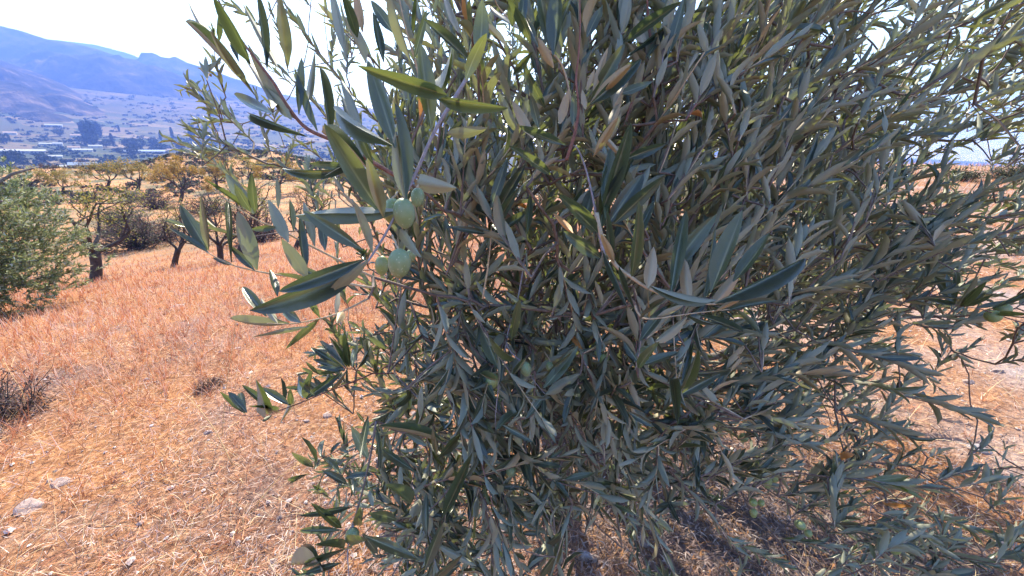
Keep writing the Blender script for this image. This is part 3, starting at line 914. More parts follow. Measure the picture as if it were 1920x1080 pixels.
for i, a in enumerate([
    ('poplar', 176, 272, 40, 'tallest green poplar of the clump standing in the middle of the valley'),
    ('poplar', 163, 262, 32, 'poplar at the left of the tall clump in the valley'),
    ('poplar', 187, 258, 26, 'paler poplar peeping over the right of the tall valley clump'),
    ('round', 171, 273, 20, 'dark broad tree at the foot of the tall poplar clump'),
    ('cypress', 213, 272, 26, 'narrow dark cypress right of the poplar clump'),
    ('cypress', 302, 263, 18, 'thin dark cypress on the pale valley plain'),
    ('cypress', 324, 259, 24, 'dark pointed tree right of the thin cypress in the valley'),
    ('cypress', 224, 247, 15, 'small dark tree beside the white strip beyond the poplars'),
    ('poplar', 362, 262, 28, 'dark tree group at the right end of the visible plain'),
    ('round', 243, 278, 18, 'left one of two round dark trees right of the poplars'),
    ('round', 264, 279, 19, 'right one of two round dark trees right of the poplars'),
    ('round', 288, 273, 14, 'smaller dark tree right of the two round ones'),
    ('round', 200, 276, 14, 'low bushy tree right against the poplar clump'),
    ('round', 250, 290, 18, 'bushy tree in front of the blue roofed shed'),
    ('round', 226, 289, 12, 'low tree left of the bush before the blue roofed shed'),
    ('round', 83, 305, 17, 'round dark tree between the valley farms at left'),
    ('round', 28, 308, 26, 'big dark spreading tree low at the left edge of the valley'),
    ('round', 8, 270, 20, 'dark tree touching the left picture edge in the valley'),
    ('round', 112, 255, 14, 'dark tree by the pale field left of the poplars'),
    ('round', 45, 312, 18, 'dark tree right beside the big spreading one'),
    ('round', 14, 322, 20, 'lowest dark tree in the valley at the left edge'),
    ('round', 300, 284, 14, 'rounded tree above the hill crest in the valley'),
    ('round', 340, 282, 13, 'rounded tree just over the sunlit crest'),
]): far_tree(*a, i * 1.3)

def valley_scrub():
    acc = Acc(); n = 11000
    az = rng.uniform(-72, -5, n); r = np.exp(rng.uniform(math.log(190), math.log(2100), n))
    x = r * np.sin(np.radians(az)); y = r * np.cos(np.radians(az))
    ok = wob(x / r * 260 * np.log(r), y / r * 260 * np.log(r), .05, 50) > rng.uniform(-1.0, .7, n); x, y, r = x[ok], y[ok], r[ok]
    for a, b, c_, z in zip(x, y, r, ground_z(x, y)):
        s = rng.uniform(.9, 3.2) * (1 + c_ / 1500); m = 13
        c = nrm(rng.normal(size=(m, 3))) * rng.uniform(.5, 1, (m, 1)) * s * np.array([1.3, 1.3, .6]); c[:, 2] = np.abs(c[:, 2])
        leaf_cards(acc, c + np.array([a, b, z]), s * .9, np.array([(.05, .065, .035), (.07, .085, .045), (.04, .05, .03)])[rng.integers(0, 3, m)], 1.3)
    tag(acc.build('valley_scrub', M['far_foliage'], smooth=False), 'dark hedges and bushes scattered over the valley floor', 'scrub', kind='stuff')
valley_scrub()

def plain_mat(name, c, rough=.8):
    m, nt, out, N = new_mat(name)
    geo = N('NewGeometry')
    nz = N('TexNoise', Scale=.6, Detail=5.0); lk(nt, geo.outputs['Position'], nz.inputs['Vector'])
    col = ramp(nt, nz.outputs[0], [(.3, tuple(x * .8 for x in c)), (.7, c)])
    bs = N('BsdfPrincipled', Roughness=rough); lk(nt, col, bs.inputs['Base Color']); lk(nt, bs.outputs[0], out.inputs[0])
    return m
M['white_wall'] = plain_mat('white_wall', (.55, .52, .49)); M['tile_roof'] = plain_mat('tile_roof', (.42, .27, .20))
M['grey_roof'] = plain_mat('grey_roof', (.36, .36, .38)); M['blue_roof'] = plain_mat('blue_roof', (.20, .26, .38)); M['pale_sheet'] = plain_mat('pale_sheet', (.40, .40, .42))
M['window_dark'] = plain_mat('window_dark', (.03, .03, .035), .2)
def box(acc, x0, x1, y0, y1, z0, z1):
    v = [(x, y, z) for z in (z0, z1) for y in (y0, y1) for x in (x0, x1)]
    f = [(0, 2, 3), (0, 3, 1), (4, 5, 7), (4, 7, 6), (0, 1, 5), (0, 5, 4), (2, 6, 7), (2, 7, 3), (0, 4, 6), (0, 6, 2), (1, 3, 7), (1, 7, 5)]
    acc.add(v, f)
def house(name, u, v, wpx, hpx, label, roof='tile_roof', wall='white_wall', dep=.6, rz=.75):
    p, t = hit(u, v, 60)
    W = wpx * t / FPX; H = hpx * t / FPX; D = W * dep
    root = empty(name, p); root.rotation_euler = (0, 0, rz)
    a = Acc(); box(a, -W / 2, W / 2, -D / 2, D / 2, -2, H * .62); a.build('wall', M[wall], root, smooth=False)
    a = Acc(); o = W * .02 + .15; h0, h1 = H * .62 - .05, H
    vv = [(-W / 2 - o, -D / 2 - o, h0), (W / 2 + o, -D / 2 - o, h0), (W / 2 + o, D / 2 + o, h0), (-W / 2 - o, D / 2 + o, h0), (-W / 2 - o, 0, h1), (W / 2 + o, 0, h1)]
    a.add(vv, [(0, 1, 5), (0, 5, 4), (2, 3, 4), (2, 4, 5), (1, 2, 5), (3, 0, 4), (0, 3, 2), (0, 2, 1)]); a.build('roof', M[roof], root, smooth=False)
    nw = max(1, int(W / 6))
    for k in range(nw):
        x = -W / 2 + W * (k + .5) / nw
        a = Acc(); box(a, x - W * .03, x + W * .03, -D / 2 - .06, -D / 2 + .05, H * .18, H * .46); a.build('window', M['window_dark'], root, smooth=False)
    tag(root, label, 'building', 'farm buildings in the valley')
for a in [
    ('farm_shed', 270, 287, 60, 6, 'long blue roofed shed right of the poplars', 'blue_roof', 'pale_sheet', .35),
    ('farmhouse', 158, 316, 34, 11, 'white farmhouse with pale blue roof just above the hill crest', 'blue_roof', 'white_wall', .5),
    ('farmhouse', 132, 316, 22, 6, 'low white annex left of the crest farmhouse', 'grey_roof', 'white_wall', .5),
    ('farmhouse', 140, 281, 16, 7, 'small white house left below the poplar clump', 'tile_roof', 'white_wall', .6),
    ('farm_shed', 156, 284, 26, 5, 'pale low shed below the poplar clump', 'grey_roof', 'white_wall', .5),
    ('farm_shed', 46, 287, 54, 7, 'long pale grey greenhouse at left in the valley', 'grey_roof', 'pale_sheet', .4),
    ('farm_shed', 10, 287, 26, 5, 'white roofed shed at the left picture edge', 'grey_roof', 'white_wall', .5),
    ('farm_shed', 102, 238, 22, 5, 'pale greenhouse beyond the fields left of the poplars', 'grey_roof', 'pale_sheet', .4),
    ('farmhouse', 110, 273, 12, 6, 'tiny white house with bright gable left of the poplars', 'grey_roof', 'white_wall', .8),
    ('farm_shed', 88, 272, 18, 4, 'small pale shed left of the tiny gabled house', 'grey_roof', 'pale_sheet', .6),
    ('farm_shed', 180, 277, 18, 5, 'white building at the foot of the poplars', 'grey_roof', 'white_wall', .5),
    ('farm_shed', 96, 296, 30, 5, 'flat greenish greenhouse above the hill crest at left', 'grey_roof', 'pale_sheet', .4),
    ('farmhouse', 321, 284, 10, 5, 'tiny white house near the crest at right of the valley', 'tile_roof', 'white_wall', .7),
    ('farmhouse', 142, 257, 12, 5, 'small pale house in the fields left of the tall poplar', 'tile_roof', 'white_wall', .7),
    ('farmhouse', 20, 252, 16, 5, 'pale farmhouse far left beyond the dark edge tree', 'tile_roof', 'white_wall', .6),
]: house(*a)
# ------------------------------------------------------------------ the olive tree in front
def leaf_template(bendk, twist, fold, rows, cols, roll=.12):
    ts = np.linspace(0, 1, rows) ** .92 if rows > 6 else np.array([0, .13, .38, .76, 1])
    V, K = [], []
    for t in ts:
        if t <= .075: w = .11
        else:
            q = (t - .075) / .925
            w = max(math.sin(math.pi * q ** .80) ** .62, .03) if q < 1 else .03
            w = max(w, .11 * (1 - q * 3)) if q < .3 else w
        if abs(bendk) > 1e-3: y, z = math.sin(bendk * t) / bendk, (1 - math.cos(bendk * t)) / bendk
        else: y, z = t, 0
        for c in np.linspace(-1, 1, cols):
            x = .5 * w * c
            zz = (abs(c) * fold - roll * c ** 4) * w * .2
            a = twist * t
            V.append((x * math.cos(a) - zz * math.sin(a) * .5, y - math.sin(bendk * t) * zz, z + zz * math.cos(a) + x * .2 * math.sin(a)))
            K.append((c, t, 0))
    F = []
    for r in range(rows - 1):
        for c in range(cols - 1):
            i = r * cols + c
            F += [(i, i + 1, i + cols + 1), (i, i + cols + 1, i + cols)]
    return np.array(V), np.array(F), np.array(K, float)
VAR = [(.35, .3, .5), (-.35, -.3, .6), (.7, .5, .4), (-.6, .4, .7), (.05, -.6, .5), (.2, .7, .3), (-.15, .1, .8), (-.9, -.3, .5), (.9, -.2, .3), (0, .0, .6), (-1.5, .9, .5), (.45, -.5, .7)]
LOW = [leaf_template(*v, 5, 3) for v in VAR]
HIGH = [leaf_template(*v, 12, 5) for v in VAR]

T0 = np.array([TREE[0], TREE[1], ground_z(*TREE).item()])
tree = empty('olive_tree', T0)
tag(tree, 'large leafy olive tree with green olives filling the foreground', 'tree')

leaves = []          # pos, axis, normal, length, width, tone, dead, under, variant, twig id
twigs = []           # points, radius, material
def put_leaf(p, a, n, L, W, tone, dead, under, var, tw): leaves.append((p, a, n, L, W, tone, dead, under, var, tw))

olives = []
CAMP = np.array([0, 0, CAM_Z])
def hero_twig(path, t, mat, rad):
    """path in photo pixels; t = one depth or (first, last)"""
    t = np.broadcast_to(np.asarray(t, float), (2,)) if np.ndim(t) else np.array([t, t])
    ts = np.linspace(t[0], t[1], len(path))
    P = spline([at(u, v, k) for (u, v), k in zip(path, ts)], max(6, 4 * len(path)))
    twigs.append(dict(p=P, r=np.linspace(rad, rad * .28, len(P)), m=mat, hero=True))
    return len(twigs) - 1

def hero_leaves(tw, t, spec, dt=.10, tone0=.3, under0=.4):
    for s in spec:
        bx, by, tx, ty, w, face = s[:6]
        o = s[6] if len(s) > 6 else {}
        tb = o.get('t', t) * (1 + rng.normal() * .02)
        e = o.get('dt', rng.normal() * dt)
        b = at(bx, by, tb); q = at(tx, ty, tb * (1 + e))
        a = q - b; L = np.linalg.norm(a); a = a / L
        mid = (b + q) / 2
        v = nrm(CAMP - mid); n0 = nrm(v - a * (a @ v))
        side = np.cross(a, n0)
        ro = {'u': rng.normal() * .35, 'l': math.pi + rng.normal() * .3, 'e': 1.15 * rng.choice([-1, 1])}[face]
        n = n0 * math.cos(ro) + side * math.sin(ro)
        W = w * tb / FPX * (.88 if face != 'e' else 1.2)
        W = min(W, L * .30)
        var = o.get('v', [0, 1, 4, 5, 6, 9, 11, 2, 3][rng.integers(0, 9)])
        # keep the chord where it was although the blade is curved
        k = VAR[var][0]
        ch = a if abs(k) < .02 else nrm(a * math.cos(k / 2) - n * math.sin(k / 2))
        nn = nrm(n - ch * (n @ ch))
        put_leaf(b, ch, nn, L * 1.02 * (1 + k * k / 24), W, o.get('tone', np.clip(tone0 + rng.normal() * .12, 0, 1)), o.get('dead', 0), o.get('under', np.clip(under0 + rng.normal() * .2, 0, 1)), var, tw)

def hero_olive(u, v, wpx, hpx, t, stem=None, yellow=0.): olives.append((u, v, wpx, hpx, t, stem, yellow))

G = {'tone': .56}; G2 = {'tone': .8}
# nearest shoot with the three big olives
k = hero_twig([(905, 20), (897, 100), (873, 150), (818, 240), (782, 320), (747, 392), (722, 440), (690, 490), (676, 505)], (.33, .275), 'twig_grey', .0019)
hero_leaves(k, .285, [
    (808, 242, 788, 84, 36, 'u', {**G, 'v': 9}), (836, 178, 674, 124, 30, 'u', {**G, 'v': 6}), (742, 278, 690, 116, 40, 'u', {**G, 'v': 0}), (736, 272, 636, 200, 34, 'u', {**G, 'v': 6}),
    (760, 374, 740, 196, 34, 'u', {**G, 'v': 9}), (716, 402, 610, 235, 40, 'u', {**G, 'v': 0}), (818, 182, 950, 202, 26, 'u', {'tone': .5, 'v': 6}), (838, 250, 912, 240, 26, 'l', {'under': .2, 'v': 8}),
    (788, 338, 854, 352, 34, 'l', {'under': .25, 'v': 8}), (757, 394, 556, 404, 27, 'u', {**G, 'v': 11}), (680, 468, 570, 396, 28, 'u', {**G, 'v': 4}), (698, 476, 662, 378, 20, 'l', {'under': .5}),
    (720, 410, 690, 300, 26, 'l', {'under': .5}), (750, 430, 790, 482, 26, 'l', {'under': .05, 'v': 10}), (897, 100, 904, 0, 34, 'u', {**G, 'v': 8}), (873, 150, 912, 64, 28, 'u', {'tone': .62, 'v': 8}),
    (760, 372, 742, 250, 26, 'l', {'t': .30})])
# the two blue-grey leaves that reach left
hero_leaves(k, .25, [(681, 500, 473, 580, 50, 'u', {'tone': .08, 'v': 6, 'dt': -.05}), (684, 486, 526, 545, 30, 'u', {'tone': .1, 'v': 1, 'dt': -.02}), (690, 488, 608, 560, 26, 'l', {'under': .3})])
hero_olive(749, 494, 44, 54, .275, (735, 440)); hero_olive(758, 400, 42, 54, .29, (752, 350), .1); hero_olive(736, 396, 34, 46, .31, (745, 360), .4); hero_olive(716, 498, 26, 36, .30, (706, 474), .5); hero_olive(783, 370, 26, 34, .31, (790, 340)); hero_olive(770, 480, 20, 26, .33, (760, 450))
# beige backed shoot right of centre
k = hero_twig([(1118, 400), (1128, 442), (1152, 494), (1184, 520), (1214, 540), (1255, 557), (1289, 569), (1340, 570)], (.47, .42), 'twig_tan', .0029)
hero_leaves(k, .43, [
    (1147, 488, 1137, 393, 19, 'u'), (1184, 518, 1197, 378, 25, 'u', {'tone': .55}), (1183, 464, 1226, 378, 18, 'u'), (1214, 540, 1225, 464, 27, 'l', {'under': 1., 'v': 9}), (1257, 555, 1286, 396, 26, 'u', {'tone': .5}),
    (1258, 510, 1341, 404, 34, 'u', {'t': .46}), (1291, 569, 1282, 477, 25, 'l', {'under': 1., 'v': 9}), (1318, 567, 1340, 423, 20, 'u', {'tone': .5}), (1333, 548, 1391, 398, 38, 'u', {'tone': .4}), (1375, 528, 1442, 438, 38, 'u', {'t': .45, 'tone': .4}),
    (1339, 570, 1393, 500, 26, 'l', {'under': 1., 'v': 6}), (1340, 568, 1506, 486, 36, 'u', {'tone': .2, 'v': 6}), (1342, 562, 1222, 536, 22, 'u'), (1126, 484, 1058, 434, 28, 'u', {'tone': .25}), (1120, 436, 1046, 364, 28, 'u', {'tone': .4}),
    (1074, 437, 1038, 400, 14, 'l', {'dead': .8}), (1152, 494, 1128, 440, 16, 'l', {'under': 1.}), (1160, 500, 1190, 580, 18, 'u'), (1130, 470, 1176, 576, 16, 'u', {'tone': .3}), (1255, 557, 1200, 600, 16, 'u')])
k = hero_twig([(1190, 570), (1197, 588), (1217, 598), (1303, 587), (1368, 580)], (.52, .50), 'twig_tan', .0016)
hero_leaves(k, .51, [(1354, 585, 1455, 564, 16, 'u'), (1217, 597, 1216, 540, 9, 'l', {'under': .9}), (1234, 596, 1290, 560, 18, 'u'), (1232, 594, 1282, 572, 14, 'l', {'under': .8}), (1340, 584, 1404, 548, 12, 'l', {'under': .9}), (1290, 590, 1352, 606, 18, 'e'), (1288, 594, 1230, 640, 20, 'l', {'under': .6}), (1310, 590, 1392, 622, 18, 'u')])
k = hero_twig([(1198, 588), (1201, 641), (1190, 700)], (.52, .54), 'twig_grey', .0013)
hero_leaves(k, .53, [(1199, 640, 1250, 575, 22, 'u'), (1196, 660, 1232, 645, 18, 'u', {'tone': .75}), (1195, 686, 1272, 660, 22, 'u', {'tone': .5}), (1191, 694, 1185, 715, 16, 'u', {'tone': .1}), (1198, 680, 1170, 640, 16, 'u'), (1197, 690, 1236, 642, 20, 'u', {'tone': .7})])
# tall dark leaves above it
k = hero_twig([(1133, 480), (1122, 430), (1112, 372), (1096, 310), (1080, 275), (1067, 278)], (.50, .53), 'twig_grey', .0022)
hero_leaves(k, .50, [(1127, 402, 1182, 232, 30, 'u', {'tone': .45}), (1124, 440, 1145, 300, 30, 'u', {'tone': .5}), (1135, 410, 1148, 270, 26, 'u', {'tone': .55}), (1140, 420, 1205, 328, 36, 'u', {'tone': .1}), (1150, 420, 1243, 332, 28, 'u', {'tone': .15}), (1130, 392, 1186, 297, 22, 'u', {'tone': .1}), (1092, 436, 1110, 358, 26, 'u'), (988, 440, 995, 364, 17, 'u', {'tone': .5})])
# pink stemmed fan at top centre
k = hero_twig([(1062, 300), (1070, 276), (1080, 240), (1085, 200), (1080, 150), (1085, 100), (1088, 40), (1086, -20)], (.50, .46), 'twig_red', .0024)
hero_leaves(k, .48, [
    (1038, 128, 1004, 68, 26, 'l', {'under': 1.}), (1050, 232, 1066, 168, 24, 'l', {'under': 1.}), (1074, 236, 1076, 170, 18, 'u', {'tone': .5}), (1098, 205, 1092, 168, 22, 'l', {'under': .9}), (1106, 196, 1200, 112, 26, 'u', {'tone': .2}), (1110, 186, 1170, 84, 26, 'u', {'tone': .5}),
    (1108, 192, 1182, 122, 20, 'l', {'under': .9}), (1158, 176, 1223, 153, 24, 'u', {'tone': .55}), (1060, 272, 974, 236, 16, 'u', {'tone': .15}), (1032, 328, 954, 274, 20, 'u', {'tone': .4}), (1174, 298, 1248, 270, 22, 'u', {'tone': .15}), (1022, 202, 980, 118, 18, 'u', {'tone': .2}),
    (1098, 60, 1128, -20, 28, 'l', {'under': .7}), (1100, 70, 1130, 10, 22, 'u', {'tone': .3}), (1038, 104, 1045, -30, 34, 'u', {'tone': .15}), (1030, 86, 1010, -30, 34, 'u', {'tone': .2}), (992, 84, 1040, -20, 14, 'u', {'tone': .2}), (1028, 86, 1072, -10, 16, 'u', {'tone': .15}), (974, 66, 986, -30, 20, 'u', {'tone': .1}),
    (1112, 170, 1140, 90, 16, 'l', {'under': 1.}), (1140, 240, 1168, 180, 18, 'l', {'under': .8}), (1000, 260, 960, 190, 22, 'l', {'under': 1.}), (1010, 240, 995, 175, 20, 'u'), (1112, 295, 1158, 220, 18, 'l', {'under': .9}), (1120, 270, 1150, 226, 26, 'u', {'tone': .4}),
    (1100, 170, 1115, 130, 12, 'l', {'under': .9}), (1172, 300, 1118, 240, 12, 'l', {'under': 1.}), (1150, 200, 1186, 130, 20, 'l', {'under': .8})])
k2 = hero_twig([(1080, 250), (1055, 125), (1000, 75), (940, 20), (925, -10)], (.50, .44), 'twig_tan', .0016)
hero_leaves(k2, .45, [(995, 82, 950, -10, 26, 'u', {'tone': .3}), (960, 50, 965, -30, 22, 'u', {'tone': .15}), (1010, 90, 985, 30, 18, 'u'), (985, 60, 920, 10, 14, 'l', {'under': .9}), (950, 90, 900, 40, 14, 'l', {'under': .9}), (1000, 95, 962, 140, 16, 'u', {'tone': .3})])
# dark red wood at upper right of centre
k = hero_twig([(1090, 330), (1150, 280), (1192, 245), (1225, 200), (1233, 160), (1232, 120), (1218, 60), (1212, -30)], (.72, .56), 'twig_red', .0048)
hero_twig([(1232, 122), (1270, 112), (1336, 84)], (.60, .62), 'twig_red', .0022)
hero_twig([(1228, 195), (1252, 190), (1308, 182)], (.62, .66), 'twig_red', .0018)
hero_twig([(1240, 160), (1252, 70), (1275, 10), (1300, -30)], (.60, .55), 'twig_red', .0024)
hero_leaves(k, .55, [(1175, 78, 1275, 5, 22, 'u', {'tone': .1}), (1208, 80, 1192, 30, 24, 'l', {'under': .9}), (1252, 105, 1285, -10, 26, 'u', {'tone': .25}), (1170, 110, 1290, 20, 14, 'u', {'tone': .1}), (1290, 130, 1330, 40, 20, 'l', {'under': .7}), (1210, 110, 1245, 60, 14, 'u', {'tone': .1})])
# upper left shoot against the white sky
k = hero_twig([(760, 340), (700, 305), (640, 270), (577, 242), (540, 200), (514, 156), (485, 118), (462, 88), (430, 40), (405, -10)], (.46, .42), 'twig_red', .0026)
hero_leaves(k, .43, [
    (394, 80, 353, 5, 16, 'l'), (478, 180, 350, 43, 15, 'u', {'tone': .1, 'v': 6}), (462, 156, 396, 60, 22, 'l', {'under': .35}), (508, 202, 457, 106, 27, 'l', {'under': .6}), (512, 214, 440, 177, 19, 'u', {'tone': .1}), (577, 256, 471, 215, 20, 'u', {'tone': .1}),
    (560, 224, 466, 84, 24, 'l', {'under': .4}), (547, 224, 499, 166, 24, 'l', {'under': .5}), (596, 246, 553, 128, 26, 'u', {'tone': .1}), (541, 122, 524, -5, 24, 'l', {'under': .3}), (519, 124, 455, 6, 14, 'l', {'under': .3}), (578, 186, 590, 98, 15, 'l', {'under': .4}),
    (411, 76, 410, 24, 13, 'u', {'tone': .05}), (448, 116, 436, 55, 15, 'u', {'tone': .05}), (656, 318, 533, 315, 24, 'u', {'tone': .15}), (652, 312, 581, 306, 19, 'u', {'tone': .2}), (605, 250, 690, 318, 16, 'u'), (470, 120, 400, -8, 22, 'u', {'tone': .1}), (500, 130, 482, -10, 18, 'u', {'tone': .1}),
    (620, 262, 600, 130, 20, 'u', {'tone': .15}), (640, 275, 612, 190, 22, 'l', {'under': .5}), (680, 300, 640, 180, 24, 'l', {'under': .5}), (700, 310, 668, 230, 18, 'u', {'tone': .2}), (690, 300, 610, 330, 18, 'u', {'tone': .2}), (680, 240, 640, 150, 20, 'l', {'under': .4}), (560, 215, 565, 110, 16, 'u', {'tone': .2})])
# broad leaves hanging into the top edge
k = hero_twig([(800, 200), (780, 120), (760, 50), (745, -20)], (.44, .40), 'twig_tan', .0016)
hero_leaves(k, .41, [(719, 117, 700, 24, 20, 'u', {'tone': .1}), (738, 62, 696, 2, 24, 'u', {'tone': .05}), (882, 116, 796, 38, 22, 'u', {'tone': .15}), (772, 116, 728, -20, 30, 'l', {'under': .6}), (686, 119, 646, 32, 24, 'l', {'under': .5}), (670, 70, 640, -20, 20, 'u', {'tone': .15}), (810, 150, 846, 94, 14, 'u', {'tone': .1}), (776, 112, 800, 20, 16, 'u'), (650, 110, 620, -20, 16, 'l', {'under': .5}), (680, 60, 666, -20, 18, 'l', {'dead': .35}), (775, 62, 782, -20, 10, 'u', {'tone': .1}), (860, 60, 830, -20, 18, 'l', {'under': .7})])
# left shoot low in front of the field
k = hero_twig([(700, 540), (640, 530), (580, 523), (520, 515), (480, 508), (433, 496), (386, 472)], (.50, .44), 'twig_tan', .0017)
hero_leaves(k, .45, [
    (391, 474, 318, 428, 16, 'u', {'tone': .15}), (389, 469, 339, 386, 24, 'u', {'tone': .15}), (392, 471, 378, 367, 15, 'l', {'under': .2}), (434, 493, 428, 380, 13, 'u', {'tone': .3}), (482, 506, 447, 398, 32, 'l', {'under': .12}), (478, 507, 432, 462, 16, 'u', {'tone': .15}),
    (578, 523, 529, 449, 30, 'l', {'under': .12}), (574, 512, 562, 406, 17, 'u', {'tone': .3}), (580, 522, 518, 512, 18, 'u', {'tone': .2}), (520, 556, 506, 506, 19, 'u', {'tone': .2}), (500, 594, 456, 539, 21, 'u', {'tone': .3}), (520, 606, 489, 559, 15, 'l'), (564, 604, 530, 580, 25, 'u', {'tone': .35}), (620, 528, 560, 500, 16, 'u', {'tone': .2}), (440, 498, 400, 484, 10, 'u')])
k = hero_twig([(700, 520), (620, 480), (567, 453), (520, 428), (483, 413), (433, 382), (400, 352)], (.52, .45), 'twig_tan', .0016)
hero_leaves(k, .46, [(476, 401, 424, 326, 34, 'l', {'under': .1}), (479, 399, 472, 326, 17, 'u', {'tone': .15}), (468, 394, 386, 338, 11, 'u', {'tone': .3}), (541, 454, 503, 376, 27, 'l', {'under': .12}), (550, 434, 543, 374, 14, 'u', {'tone': .2}), (521, 392, 518, 332, 11, 'l'), (470, 396, 440, 345, 24, 'u', {'tone': .2}), (590, 462, 570, 380, 18, 'l'), (610, 470, 598, 400, 20, 'u', {'tone': .2}), (520, 426, 470, 430, 14, 'u')])
k = hero_twig([(690, 560), (640, 585), (597, 598), (545, 607), (500, 606)], (.5, .46), 'twig_tan', .0014)
hero_leaves(k, .47, [(542, 607, 433, 598, 10, 'e'), (580, 612, 474, 632, 13, 'l', {'under': .05}), (598, 598, 538, 653, 18, 'u', {'tone': .15}), (630, 590, 634, 540, 14, 'l', {'under': .7}), (644, 586, 632, 606, 16, 'l', {'under': .9}), (600, 596, 570, 545, 14, 'u')])
# star shaped cluster in the middle
k = hero_twig([(905, 560), (915, 500), (921, 442), (921, 420)], (.62, .58), 'twig_tan', .0016)
hero_leaves(k, .58, [(918, 400, 864, 325, 16, 'l', {'under': 1.}), (920, 390, 952, 296, 22, 'u', {'tone': .2}), (925, 410, 984, 310, 24, 'u', {'tone': .2}), (927, 425, 974, 352, 20, 'u', {'tone': .45}), (915, 430, 846, 370, 10, 'l', {'under': .9}), (918, 438, 838, 426, 15, 'u', {'tone': .1}), (924, 440, 987, 398, 20, 'u', {'tone': .35}), (925, 442, 993, 456, 17, 'u', {'tone': .1}), (924, 446, 970, 464, 16, 'u', {'tone': .15}), (918, 434, 826, 390, 17, 'u', {'tone': .1}), (912, 425, 890, 355, 18, 'u', {'tone': .4})])
# hanging shoots low in the middle, with olives
k = hero_twig([(985, 480), (971, 560), (950, 641), (978, 680), (1003, 716), (1022, 739)], (.68, .60), 'twig_grey', .0016)
hero_leaves(k, .61, [(1019, 728, 1083, 650, 26, 'u', {'tone': .62, 'v': 8}), (1023, 740, 1086, 702, 24, 'l', {'under': .1, 'v': 7}), (1001, 722, 936, 714, 15, 'u', {'tone': .4}), (968, 672, 918, 630, 22, 'u', {'tone': .6}), (934, 692, 898, 610, 22, 'u', {'tone': .65}), (1014, 716, 1072, 660, 18, 'u', {'tone': .5}), (1020, 746, 1018, 784, 12, 'u', {'tone': .2}), (958, 640, 975, 562, 15, 'u', {'tone': .6}), (1020, 742, 985, 786, 14, 'u')])
k = hero_twig([(950, 641), (938, 700), (929, 780), (930, 812)], (.63, .64), 'twig_grey', .0014)
hero_leaves(k, .63, [(928, 748, 894, 690, 14, 'u', {'tone': .6}), (936, 756, 946, 726, 18, 'u', {'tone': .75}), (930, 806, 972, 770, 22, 'u', {'tone': .55}), (926, 812, 892, 786, 22, 'u', {'tone': .55}), (942, 796, 1000, 830, 14, 'u', {'tone': .4}), (930, 812, 950, 842, 16, 'u', {'tone': .15}), (928, 815, 896, 845, 16, 'u', {'tone': .2}), (900, 700, 932, 712, 10, 'u', {'tone': .7}), (960, 705, 986, 672, 14, 'u', {'tone': .6})])
for o in [(986, 692, 22, 27, .61, (978, 680), 0), (923, 714, 27, 30, .64, (936, 700), .4), (1031, 687, 17, 20, .66, (1020, 660), 0), (909, 654, 15, 13, .66, (930, 662), .5), (1122, 655, 17, 24, .66, (1120, 640), .2), (1133, 671, 18, 22, .66, (1125, 650), .4), (1163, 692, 12, 20, .8, (1160, 670), 0), (1007, 608, 16, 12, .75, (1010, 595), 0), (928, 232, 11, 15, .95, (925, 215), 0), (1487, 372, 12, 16, 1.25, (1485, 355), .2), (1190, 822, 15, 20, .8, (1186, 800), .2), (1148, 878, 13, 14, .85, (1148, 862), .4), (958, 883, 19, 21, .75, (962, 868), 0), (660, 1005, 27, 36, .60, (664, 975), 0), (1862, 593, 26, 22, 1.0, (1850, 580), .5), (1880, 579, 26, 22, 1.02, (1870, 565), .2), (1440, 905, 14, 22, 1.05, (1440, 885), .5), (1452, 898, 13, 15, 1.05, (1448, 884), .5), (1412, 942, 15, 14, 1.05, (1418, 925), .5), (1427, 943, 12, 13, 1.05, (1424, 925), .5), (1413, 962, 14, 17, 1.05, (1418, 945), .5), (1500, 984, 20, 16, 1.05, (1500, 965), .3), (1515, 1000, 14, 14, 1.05, (1512, 985), .3), (1678, 1028, 20, 22, 1.0, (1675, 1005), .7), (1662, 1005, 14, 14, 1.02, (1665, 992), .3), (1330, 842, 12, 12, .95, (1330, 830), .3), (1395, 820, 17, 16, 1.0, (1396, 805), .3), (1312, 845, 14, 14, .97, (1314, 830), .4)]: hero_olive(*o)
k = hero_twig([(1262, 600), (1264, 644), (1268, 700), (1272, 744)], (.62, .60), 'twig_tan', .0013)
hero_leaves(k, .60, [(1262, 712, 1270, 797, 20, 'u', {'tone': .1}), (1272, 742, 1312, 779, 17, 'u', {'tone': .15}), (1272, 742, 1350, 701, 20, 'u', {'tone': .4}), (1275, 730, 1308, 656, 18, 'u', {'tone': .6}), (1278, 720, 1300, 640, 14, 'u', {'tone': .3}), (1290, 700, 1368, 690, 18, 'u', {'tone': .3}), (1262, 700, 1230, 640, 14, 'u')])
k = hero_twig([(1120, 700), (1140, 730), (1165, 755), (1190, 790)], (.7, .68), 'twig_tan', .0013)
hero_leaves(k, .68, [(1128, 720, 1098, 768, 20, 'u', {'tone': .15}), (1166, 756, 1188, 808, 15, 'u', {'tone': .15}), (1150, 742, 1110, 800, 14, 'u'), (1160, 750, 1222, 720, 14, 'u', {'tone': .3}), (1178, 772, 1226, 800, 15, 'u', {'tone': .3})])
